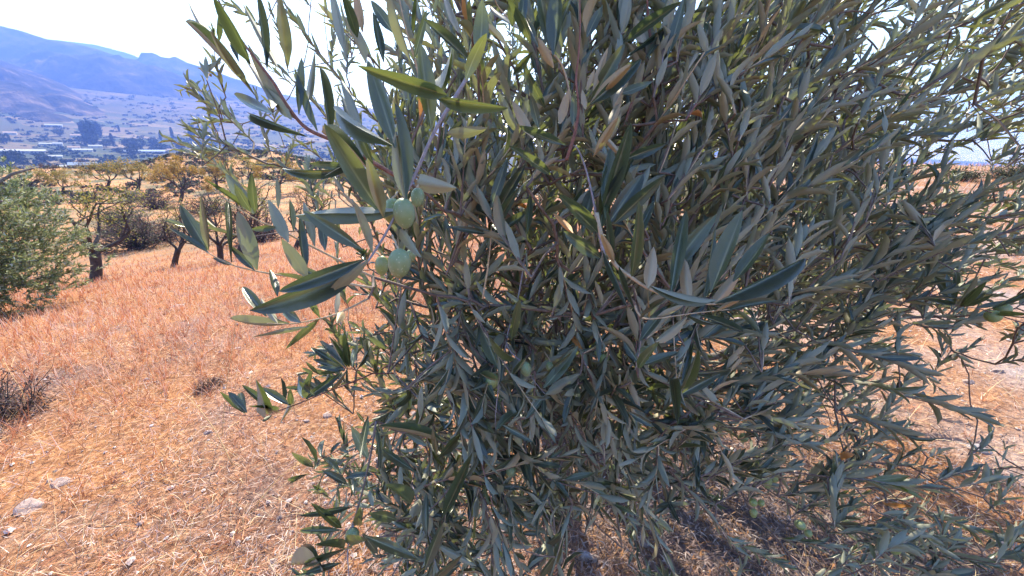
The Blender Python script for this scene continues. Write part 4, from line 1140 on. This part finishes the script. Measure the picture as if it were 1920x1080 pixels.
# dark twig pointing left over the straw
k = hero_twig([(740, 680), (679, 709), (617, 733), (559, 757), (515, 772), (472, 780), (408, 771)], (.95, .80), 'twig_red', .0022)
hero_leaves(k, .82, [(460, 775, 413, 735, 13, 'u', {'tone': .1}), (463, 774, 428, 735, 17, 'u', {'tone': .1}), (462, 774, 451, 738, 14, 'u', {'tone': .2}), (480, 770, 479, 712, 12, 'u', {'tone': .15}), (512, 770, 455, 723, 14, 'u', {'tone': .1}), (545, 760, 490, 728, 17, 'u', {'tone': .1}), (531, 757, 526, 708, 15, 'u', {'tone': .15}), (545, 760, 544, 728, 12, 'u'), (568, 747, 560, 703, 17, 'u', {'tone': .2}), (578, 749, 586, 694, 15, 'u', {'tone': .1}), (573, 748, 640, 700, 19, 'u', {'tone': .1}), (515, 774, 465, 762, 10, 'u', {'tone': .1}), (590, 742, 560, 715, 12, 'u', {'tone': .1}), (620, 730, 648, 696, 14, 'u', {'tone': .1}), (545, 765, 525, 795, 14, 'l', {'under': .2}), (510, 778, 492, 790, 8, 'l'), (600, 738, 620, 690, 12, 'u')])
k = hero_twig([(740, 700), (700, 700), (660, 692), (640, 690)], (.92, .85), 'twig_red', .0018)
hero_leaves(k, .85, [(645, 692, 588, 674, 13, 'u', {'tone': .05}), (645, 690, 584, 652, 13, 'u', {'tone': .05}), (648, 690, 600, 640, 13, 'u', {'tone': .05}), (650, 688, 618, 632, 12, 'u', {'tone': .1}), (655, 688, 645, 622, 13, 'u', {'tone': .1}), (660, 690, 668, 636, 13, 'u', {'tone': .15}), (648, 694, 594, 688, 12, 'u', {'tone': .05}), (668, 694, 690, 640, 13, 'u'), (640, 694, 600, 700, 10, 'u')])
# low left shoots
k = hero_twig([(705, 790), (696, 850), (678, 930), (660, 985)], (.66, .60), 'twig_grey', .0017)
hero_leaves(k, .62, [(690, 860, 659, 800, 24, 'u', {'tone': .6}), (664, 930, 655, 880, 16, 'u', {'tone': .55}), (640, 890, 598, 852, 18, 'u', {'tone': .6}), (650, 908, 604, 882, 16, 'u', {'tone': .1}), (640, 990, 584, 944, 16, 'u', {'tone': .45}), (660, 950, 564, 966, 13, 'u', {'tone': .25}), (672, 985, 676, 950, 18, 'u', {'tone': .5}), (700, 950, 692, 920, 20, 'l', {'under': .05}), (648, 896, 700, 890, 16, 'u', {'tone': .15}), (745, 975, 694, 962, 22, 'u', {'tone': .3}), (690, 780, 675, 860, 14, 'u', {'tone': .2}), (705, 800, 712, 880, 12, 'u', {'tone': .2}), (774, 970, 786, 935, 26, 'l', {'under': .45}), (752, 920, 750, 872, 13, 'l', {'under': .5}), (770, 945, 723, 910, 30, 'u', {'tone': .4}), (785, 888, 714, 840, 18, 'u', {'tone': .4}), (820, 860, 864, 814, 22, 'u', {'tone': .35}), (818, 852, 812, 800, 18, 'u', {'tone': .4}), (800, 835, 760, 812, 18, 'u', {'tone': .4}), (830, 830, 710, 800, 16, 'u', {'tone': .2})])
k = hero_twig([(662, 985), (652, 1030), (655, 1090)], (.60, .58), 'twig_grey', .0016)
hero_leaves(k, .59, [(640, 994, 564, 995, 15, 'u', {'tone': .55}), (644, 1030, 590, 1022, 16, 'u', {'tone': .3}), (640, 1055, 562, 1078, 14, 'u', {'tone': .35}), (650, 1028, 573, 1060, 16, 'u', {'tone': .3}), (606, 1072, 546, 1060, 12, 'u', {'tone': .15}), (660, 1028, 690, 1012, 22, 'u', {'tone': .5}), (685, 1005, 782, 1048, 22, 'u', {'tone': .5}), (680, 1000, 708, 1038, 18, 'u', {'tone': .15}), (796, 1070, 830, 982, 22, 'u', {'tone': .4}), (815, 1018, 892, 1060, 14, 'l', {'under': .1}), (815, 1084, 866, 1040, 18, 'u', {'tone': .3}), (800, 1005, 800, 925, 16, 'u', {'tone': .2}), (830, 970, 885, 850, 22, 'u', {'tone': .2})])
k = hero_twig([(705, 790), (640, 840), (600, 862), (588, 880)], (.70, .66), 'twig_red', .0011)
hero_leaves(k, .67, [(593, 868, 565, 820, 15, 'u', {'tone': .15}), (588, 876, 548, 848, 14, 'u', {'tone': .15}), (602, 858, 608, 826, 13, 'u', {'tone': .2}), (580, 888, 546, 903, 12, 'u', {'tone': .15}), (620, 850, 640, 828, 12, 'u'), (640, 838, 654, 850, 12, 'u'), (590, 880, 596, 860, 12, 'u')])
# right edge twig with two olives
k = hero_twig([(1960, 615), (1900, 600), (1840, 580), (1785, 572)], (1.05, .95), 'twig_red', .0022)
hero_leaves(k, .98, [(1788, 572, 1752, 518, 18, 'u', {'tone': .55}), (1786, 570, 1774, 512, 14, 'u', {'tone': .35}), (1790, 572, 1792, 512, 13, 'u', {'tone': .3}), (1800, 575, 1850, 528, 13, 'u', {'tone': .3}), (1812, 576, 1872, 530, 13, 'u', {'tone': .3}), (1830, 578, 1900, 562, 13, 'u', {'tone': .35}), (1800, 574, 1862, 552, 12, 'u', {'tone': .2}), (1850, 582, 1925, 548, 12, 'u', {'tone': .3}), (1790, 575, 1830, 518, 11, 'l', {'under': .3}), (1870, 590, 1930, 590, 11, 'u'), (1790, 570, 1735, 560, 10, 'u')])
# yellow and orange dying leaves
hero_leaves(None, .7, [(1070, 628, 1092, 655, 12, 'u', {'dead': .95}), (1112, 650, 1124, 628, 14, 'u', {'dead': .95}), (1546, 866, 1582, 848, 14, 'u', {'dead': .7, 't': 1.0}), (1655, 945, 1710, 950, 10, 'u', {'dead': .6, 't': 1.0}), (1390, 76, 1408, 62, 12, 'u', {'dead': .9, 't': .9}), (968, 382, 990, 392, 10, 'u', {'dead': .9, 't': .8}), (1448, 746, 1446, 768, 8, 'l', {'dead': .9, 't': 1.0}), (1408, 118, 1402, 80, 12, 'u', {'dead': .4, 't': .9}), (1290, 560, 1330, 600, 8, 'l', {'dead': .5})])
# bright young shoot right of centre
k = hero_twig([(1240, 360), (1285, 290), (1320, 240), (1337, 190), (1338, 140)], (.75, .72), 'twig_tan', .0012)
hero_leaves(k, .73, [(1322, 236, 1330, 170, 12, 'u', {'tone': 1.}), (1320, 240, 1300, 180, 10, 'l', {'under': .6}), (1306, 262, 1322, 215, 12, 'u', {'tone': 1.}), (1316, 250, 1316, 200, 9, 'u', {'tone': 1.}), (1290, 285, 1312, 250, 10, 'u', {'tone': .9}), (1285, 290, 1262, 250, 10, 'l'), (1338, 150, 1350, 110, 9, 'u', {'tone': .95})])

# ---------------------------------------------------------------- the mass of the crown: shoots filling its volume
DEN = np.array([
    [0, 0, 0, 1.2, 2.4, 2.4, 2.6, 3, 4, 5.6, 7.6, 8.5, 8.5, 7, 4.5, 5],
    [0, 0, 0, 1.8, 2.0, 3.0, 3.6, 4.6, 6, 7.4, 8.8, 9.5, 9, 7, 4, 4.5],
    [0, 0, 0, 1.7, 1.7, 4.2, 5.5, 7.4, 8.2, 8.8, 9.3, 10, 10, 9, 6, 4],
    [0, 0, 0, .2, .5, 3, 6, 8, 9, 9, 9, 10, 10, 10, 9, 6.5],
    [0, 0, 0, 0, .2, 1.6, 4.6, 6.8, 8, 8, 9, 9, 9.5, 10, 8.5, 4],
    [0, 0, 0, 0, .05, 2.2, 6, 8, 8, 8, 8, 8, 7.5, 6, 3, 0],
    [0, 0, 0, 0, .0, 2.6, 7.5, 8, 8, 7, 7, 7, 6.5, 4.5, 1, 0],
    [0, 0, 0, 0, .0, 3.4, 8, 7.5, 5.5, 2.6, 2, 2.6, 4, 4.4, 2.2, 1],
    [0, 0, 0, 0, .0, 3.4, 6, 4.5, 1.8, .4, .4, 1.2, 2.6, 3.8, 4, 3]])
ext = np.zeros((15, 21)); ext[5:14, 0:16] = DEN
for r_ in range(5): ext[r_, 4:16] = DEN[0, 4:16] * (.55 - .04 * (4 - r_)); ext[r_, 16:20] = 3.5
for r_ in range(5, 9): ext[r_, 16:20] = [5, 5, 4, 3]
ext[9, 16:19] = [4, 3, 2]; ext[10, 16:18] = 2
ext[12, 16:18] = .8; ext[13, 16:18] = 2
ext[14, 5:12] = 1.0
cells = np.argwhere(ext > 0); wts = ext[ext > 0] ** 1.15; wts = wts / wts.sum()

def ang_field(u, v):
    if v < 560:
        a = 90 - 62 * np.clip((u - 940) / 900, 0, 1.2) if u > 940 else 90 + 42 * np.clip((940 - u) / 480, 0, 1)
        return a + rng.normal() * (27 if u < 1250 else 17)
    if u < 760: return 150 + rng.normal() * 42
    if u < 1330:
        return (-75 + rng.normal() * 38) if rng.uniform() < .5 else (80 + rng.normal() * 50)
    return 22 + rng.normal() * 22

TROP = np.array([0, 0, .15]) + .48 * np.array(sdir)
NT = int(2650 * LEAFY)
CR, CU, CF = np.array([_r.x, _r.y, _r.z]), np.array([_u.x, _u.y, _u.z]), -np.array([_Z.x, _Z.y, _Z.z])
pick = rng.choice(len(cells), NT, p=wts)
NB = int(640 * LEAFY)
for ci in list(pick) + [-1] * NB + [-2] * int(110 * LEAFY):
    ry, cx = cells[ci]
    u = (cx + rng.uniform()) * 120; v = (ry - 5 + rng.uniform()) * 120
    if ci == -2: u = rng.uniform(1380, 1980); v = rng.uniform(-80, 330 if u < 1750 else 260)
    if ci == -1: u = rng.uniform(960, 1640); v = rng.uniform(60 + (u - 900) * .18, 600)
    tmin = .54 + .07 * sstep(400, 520, v) + .26 * sstep(1250, 1900, u) + .12 * sstep(620, 1000, v) + .32 * sstep(860, 600, u) + .15 * sstep(0, -500, v)
    tmax = 1.55 + .55 * sstep(1200, 1900, u)
    tmax -= .15 * sstep(420, 150, v) * (1 - sstep(1300, 1700, u))
    if v > 640: tmax = 1.35 + .25 * sstep(1250, 1600, u)
    if u < 640 and v < 420: tmin, tmax = 1.1, 1.9
    if v > 420:
        dr = ray(u, v); tg = 1.0
        for _ in range(4): tg = (CAM_Z - near_z(dr[0] * tg, dr[1] * tg)) / max(-dr[2], .05)
        tmax = max(min(tmax, tg * .93), tmin + .05)
    if ci == -2: tmin, tmax = 1.2, 2.6
    if ci == -1: tmin, tmax = 1.5, 2.7
    t = tmin + (tmax - tmin) * rng.uniform() ** (1.3 - .45 * sstep(1150, 1500, u))
    m = at(u, v, t)
    gz = near_z(m[0], m[1])
    if m[2] < gz + .06: continue
    an = math.radians(ang_field(u, v)); e = rng.normal() * .36 - .1
    d = nrm((CR * math.cos(an) + CU * math.sin(an)) * math.cos(e) + CF * math.sin(e))
    L = rng.uniform(.10, .21)
    b = m - d * L * .5
    n = 7
    ts = np.linspace(0, 1, n)
    cv = rng.normal(size=3) * .13 + np.array([0, 0, .05 if v < 600 else -.10])
    P = b + d * L * ts[:, None] + cv * L * (ts ** 2)[:, None] * 1.5
    if min(P[0, 2] - near_z(*P[0, :2]), P[-1, 2] - near_z(*P[-1, :2])) < .05: continue
    mat = ['twig_tan', 'twig_grey', 'twig_red'][rng.choice(3, p=(.7, .12, .18))]
    twigs.append(dict(p=P, r=np.linspace(.0014, .0007, n), m=mat, hero=False))
    tid = len(twigs) - 1
    npair = int(L / rng.uniform(.016, .023))
    ph = rng.uniform(0, 6.283)
    tone_t = np.clip(rng.normal(.3, .17), 0, .95); und = np.clip(rng.normal(.24, .22), 0, 1)
    if rng.uniform() < .04: tone_t = .85
    Ls = rng.uniform(.050, .070) * (1 + .12 * sstep(1250, 1700, u))
    open_ = rng.uniform(.40, .82)
    for j in range(npair):
        f = (j + .6) / npair
        p = np.array([np.interp(f, ts, P[:, c]) for c in range(3)])
        tg = nrm(P[min(n - 1, int(f * (n - 1)) + 1)] - P[min(n - 2, int(f * (n - 1)))])
        x0 = nrm(np.cross(tg, [.2, .3, .9])); y0 = np.cross(tg, x0)
        for h in (0, math.pi):
            if rng.uniform() < .10: continue
            an = ph + h + j * 1.57 + rng.normal() * .3
            o = x0 * math.cos(an) + y0 * math.sin(an)
            op = open_ * (1.0 - .45 * f) + rng.normal() * .10
            a = nrm(tg * math.cos(op) + o * math.sin(op) + np.array([0, 0, .06]))
            nn = tg * math.sin(op) - o * math.cos(op) + TROP + rng.normal(size=3) * .15
            nn = nrm(nn - a * (nn @ a))
            Ll = Ls * (1 - .4 * f ** 4) * rng.uniform(.78, 1.12) * (.7 + .3 * min(1, f * 4))
            put_leaf(p, a, nn, Ll, Ll * rng.uniform(.185, .235), np.clip(tone_t + rng.normal() * .1, 0, 1), 0 if rng.uniform() > .0008 else rng.uniform(.4, 1), np.clip(und + rng.normal() * .12, 0, 1), rng.integers(0, 10), tid)

# ---------------------------------------------------------------- wood: stems from the ground, boughs, and the links between shoots
stems = []
tgt = [[(0, 0, 0), (-.10, -.06, .5), (-.22, -.18, 1.0), (-.36, -.35, 1.7), (-.55, -.35, 2.4)], [(0, 0, 0), (.06, .08, .6), (.10, .12, 1.3), (.05, .0, 2.1), (.1, -.2, 2.9)], [(.04, 0, 0), (.22, .02, .5), (.52, .02, 1.0), (.95, .1, 1.5), (1.5, .2, 1.95), (2.1, .3, 2.3)],
       [(.02, -.02, 0), (.14, -.12, .5), (.34, -.32, .95), (.55, -.62, 1.35), (.62, -.9, 1.7)], [(0, 0, .02), (-.08, -.12, .3), (-.18, -.34, .62), (-.20, -.65, .95), (-.15, -.95, 1.25)], [(.03, 0, .02), (.3, -.1, .3), (.75, -.25, .55), (1.2, -.35, .75), (1.75, -.4, .9)], [(.02, .02, .3), (.5, .35, .95), (1.1, .7, 1.5), (1.9, .9, 1.9), (2.7, 1.0, 2.2)],
       [(0, -.02, .02), (-.06, -.2, .15), (-.16, -.5, .35), (-.25, -.8, .5)], [(.1, .1, .9), (-.2, .3, 1.5), (-.5, .4, 2.0), (-.8, .2, 2.4)]]
for i, tg in enumerate(tgt):
    P = spline(np.array(tg) + T0, 22); P[1:-1] += rng.normal(size=(20, 3)) * .012
    r0 = [.055, .07, .052, .04, .03, .034, .045, .018, .028][i]
    P[0, 2] -= .12 if i < 6 else 0
    a = Acc(); tube(a, P, np.linspace(r0, r0 * .14, 22), 9)
    a.build('trunk' if i == 1 else 'branch', M['bark_olive'], tree, off=T0)
    stems.append(P)
nodes = np.concatenate([P[3:] for P in stems])
npar = np.full(len(nodes), -1)
nroot = len(nodes)
order = sorted(range(len(twigs)), key=lambda i: np.min(np.linalg.norm(nodes[:nroot] - twigs[i]['p'][0], axis=1)))
nodes = list(nodes); npar = list(npar)
arr = np.zeros((60000, 3)); arr[:nroot] = nodes; cnt = nroot; par = np.full(60000, -1)
drt = np.zeros(60000)
links = []
for i in order:
    b = twigs[i]['p'][0]
    if not np.isfinite(b).all(): continue
    d = np.linalg.norm(arr[:cnt] - b, axis=1)
    rootd = np.min(np.linalg.norm(arr[:nroot] - b, axis=1))
    cost = d + .25 * drt[:cnt]
    j = int(np.argmin(cost))
    if d[j] > 1.6: continue
    nseg = max(2, int(d[j] / .06))
    q = bend(arr[j], b, nseg + 1, .05 if d[j] < .3 else .09)
    prev = j
    for kk in range(1, nseg + 1):
        arr[cnt] = q[kk]; par[cnt] = prev; drt[cnt] = drt[prev] + np.linalg.norm(q[kk] - q[kk - 1]); prev = cnt; cnt += 1
    # shoots can branch again along their own length
    for kk in (2, 4):
        if kk < len(twigs[i]['p']):
            arr[cnt] = twigs[i]['p'][kk]; par[cnt] = prev; drt[cnt] = drt[prev] + .05; cnt += 1
    links.append((j, q, cnt))
load = np.ones(cnt)
for i in range(cnt - 1, nroot - 1, -1):
    if par[i] >= 0: load[par[i]] += load[i] * .8
fa = Acc()
ids = np.arange(nroot, cnt); pp = par[nroot:cnt]
r1 = np.minimum(.0007 * np.sqrt(load[ids]), .012) + .0004
r0 = np.minimum(.0007 * np.sqrt(np.where(pp >= nroot, load[pp], load[ids] * 1.3)), .014) + .0004
r0 = np.minimum(r0, r1 * 1.6)
A0, A1 = arr[pp], arr[ids]
td = nrm(A1 - A0); sa = nrm(np.cross(td, np.array([.31, .17, .93]))); sb = np.cross(td, sa)
th = np.linspace(0, 2 * np.pi, 5, endpoint=False)
ring = sa[:, None] * np.cos(th)[None, :, None] + sb[:, None] * np.sin(th)[None, :, None]
VV = np.concatenate([A0[:, None] + ring * r0[:, None, None], A1[:, None] + ring * r1[:, None, None]], 1)
k5 = np.arange(5); k6 = (k5 + 1) % 5
ff = np.concatenate([np.stack([k5, k6, k6 + 5], -1), np.stack([k5, k6 + 5, k5 + 5], -1)])
fa.add(VV.reshape(-1, 3), (np.arange(len(ids))[:, None, None] * 10 + ff[None]).reshape(-1, 3))
o = fa.build('fine_branches', M['twig_brown'], tree, off=T0)
tag(o, kind='stuff')

# ---------------------------------------------------------------- which leaves are largest in view: those are parts of their own
pos = np.array([l[0] for l in leaves]); ax = np.array([l[1] for l in leaves]); nm = np.array([l[2] for l in leaves])
LL = np.array([l[3] for l in leaves]); WW = np.array([l[4] for l in leaves]); col = np.array([l[5:8] for l in leaves], float)
vr = np.array([l[8] for l in leaves]); tw = np.array([-1 if l[9] is None else l[9] for l in leaves])
mu, mv, md = project(pos + ax * LL[:, None] * .5)
hero_l = np.array([t >= 0 and twigs[t]['hero'] or t < 0 for t in tw])
tooclose = (~hero_l) & (np.linalg.norm(pos + ax * LL[:, None] * .5 - CAMP, axis=1) < .43)
score = np.where((mu > 0) & (mu < 1920) & (mv > 0) & (mv < 1080) & (md > .05), LL / np.maximum(md, .05), 0) + hero_l * .02
score[tooclose] = -1
top = np.argsort(-score)[:300]
single = np.zeros(len(leaves), bool); single[top] = True
# shoots: those that carry single leaves are objects, the rest one mass
twig_obj = {}
rest = {}
for i, w in enumerate(twigs):
    if w['hero'] or (tw[top] == i).any():
        a = Acc(); tube(a, w['p'], w['r'], 7)
        twig_obj[i] = a.build('twig', M[w['m']], tree, off=T0)
    else:
        tube(rest.setdefault('twig_tan' if w['m'] != 'twig_grey' else 'twig_grey', Acc()), w['p'], w['r'], 4, cap=False)
for mname, a in rest.items(): tag(a.build('fine_twigs', M[mname], tree, off=T0), kind='stuff')
hm = []
for k, (V, F, K) in enumerate(HIGH):
    a = Acc(); a.add(V, F, None, K); me = a.mesh('leaf'); me.materials.append(M['leaf']); hm.append(me)
for i in top:
    o = bpy.data.objects.new('leaf', hm[vr[i]])
    SC.collection.objects.link(o)
    o.parent = twig_obj.get(tw[i], tree)
    y, z = ax[i], nm[i]; x = np.cross(y, z); p = pos[i] - T0
    o.matrix_basis = Matrix(((x[0] * WW[i], y[0] * LL[i], z[0] * LL[i], p[0]), (x[1] * WW[i], y[1] * LL[i], z[1] * LL[i], p[1]), (x[2] * WW[i], y[2] * LL[i], z[2] * LL[i], p[2]), (0, 0, 0, 1)))
    o.color = (*col[i], 1)
fol = Acc()
for k, (V, F, K) in enumerate(LOW):
    s = np.where((vr == k) & ~single & ~tooclose)[0]
    if not len(s): continue
    y, z = ax[s], nm[s]; x = np.cross(y, z)
    P = pos[s][:, None] + V[None, :, :1] * (x * WW[s][:, None])[:, None] + V[None, :, 1:2] * (y * LL[s][:, None])[:, None] + V[None, :, 2:3] * (z * LL[s][:, None])[:, None]
    n = len(V)
    fol.add(P.reshape(-1, 3), (np.arange(len(s))[:, None, None] * n + F[None]).reshape(-1, 3), np.repeat(col[s], n, axis=0), np.tile(K, (len(s), 1)))
tag(fol.build('foliage', M['leaf_mass'], tree, off=T0), kind='stuff')
print('tris', sum(len(m.polygons) for m in bpy.data.meshes), 'leaves', len(leaves), 'twigs', len(twigs), 'segments', cnt)

# ---------------------------------------------------------------- olives
def olive_material():
    m, nt, out, N = new_mat('olive_skin')
    oi = N('ObjectInfo'); s2 = N('SeparateColor'); lk(nt, oi.outputs['Color'], s2.inputs[0])
    tc = N('TexCoord')
    vo = N('TexVoronoi', Scale=7.0); lk(nt, tc.outputs['Object'], vo.inputs['Vector'])
    nz = N('TexNoise', Scale=2.2, Detail=4.0); lk(nt, tc.outputs['Object'], nz.inputs['Vector'])
    c = mixc(nt, N, s2.outputs[0], (.20, .26, .13), (.28, .32, .06))
    c = mixc(nt, N, math_(nt, 'MULTIPLY', math_(nt, 'SUBTRACT', nz.outputs[0], .4, True), 1.6, True), c, (.30, .36, .25))
    dots = math_(nt, 'LESS_THAN', vo.outputs['Distance'], .20)
    c = mixc(nt, N, math_(nt, 'MULTIPLY', dots, .5), c, (.45, .5, .35))
    bs = N('BsdfPrincipled', Roughness=.42); lk(nt, c, bs.inputs['Base Color']); bs.inputs['Specular IOR Level'].default_value = .4
    bs.inputs['Subsurface Weight'].default_value = .15; bs.inputs['Subsurface Scale'].default_value = .004
    lk(nt, bs.outputs[0], out.inputs[0])
    return m
M['olive'] = olive_material()
def olive_mesh():
    V, F = [], []
    R, C = 15, 18
    for i in range(R):
        th = math.pi * i / (R - 1)
        for j in range(C):
            a = 2 * math.pi * j / C
            r = math.sin(th) * (1 - .10 * math.cos(th) * -1 * .6)
            z = math.cos(th)
            if i == R - 1: z -= .05
            if i == 0: z -= .06
            V.append((.5 * r * math.cos(a), .5 * r * math.sin(a), .5 * z))
    for i in range(R - 1):
        for j in range(C):
            p, q = i * C + j, i * C + (j + 1) % C
            F += [(p, p + C, q + C), (p, q + C, q)]
    a = Acc(); a.add(V, F); me = a.mesh('olive'); me.materials.append(M['olive'])
    return me
om = olive_mesh()
for u, v, w, h, t, st, yl in olives:
    p = at(u, v, t)
    o = bpy.data.objects.new('olive', om); SC.collection.objects.link(o); o.parent = tree
    W, H = w * t / FPX * .96, h * t / FPX * 1.06
    o.location = p - T0; o.scale = (W, W, H); o.rotation_euler = (rng.normal() * .15, rng.normal() * .2, rng.uniform(0, 6.28))
    o.color = (yl, 0, 0, 1)
    if st:
        a = Acc(); b = at(st[0], st[1], t * 1.01); e = p + np.array([0, 0, H * .46])
        tube(a, bend(b, e, 6, .12), (.0008,) * 6, 5)
        a.build('pedicel', M['twig_tan'], tree, off=T0)

# ------------------------------------------------------------------ single tall dry stalks
M['stalk'] = bark_material('dry_stalk', (.50, .27, .10), (.72, .47, .22), 90, .2, .001)
def stalk(path, label, rad=.0014, heads=9):
    p, t = hit(*path[0])
    root = empty('dry_stalk', p)
    P = [p] + [at(u, v, t * (1 + .02 * i)) for i, (u, v) in enumerate(path[1:], 1)]
    P = spline(P, 14)
    a = Acc(); tube(a, P, np.linspace(rad, rad * .45, 14), 5); a.build('stem', M['stalk'], root, off=p)
    for k in range(heads):
        q = P[13 - k // 2 - (k % 2)]; d = nrm(P[-1] - P[-3] + rng.normal(size=3) * .012)
        side = nrm(np.cross(d, rng.normal(size=3))); L = rng.uniform(.014, .022)
        b = q + side * .004; e = b + nrm(d + side * .5 - np.array([0, 0, .5])) * L
        a = Acc(); tube(a, [b, b * .6 + e * .4, e], (.0006, .0022, .0004), 5); a.build('spikelet', M['stalk'], root, off=p)
    tag(root, label, 'dry stalk', 'tall dry stalks in the straw')
stalk([(436, 872), (405, 810), (372, 765), (346, 738)], 'orange dry stalk leaning left below the dark leafed twig', .0028, 11)
stalk([(164, 985), (190, 940), (217, 911), (262, 897)], 'pale stalk with hanging seed heads arching right in the lower left straw', .0026, 13)
stalk([(416, 820), (424, 730), (440, 620), (452, 520)], 'thin upright brown stalk left of the dark leafed twig', .002, 5)
stalk([(30, 780), (45, 745), (20, 700), (6, 672)], 'bent dry stalk beside the dark cushion shrub at the left edge', .002, 5)
stalk([(470, 960), (520, 900), (560, 868)], 'pale straw stalk leaning right towards the lowest olive twigs', .002, 5)
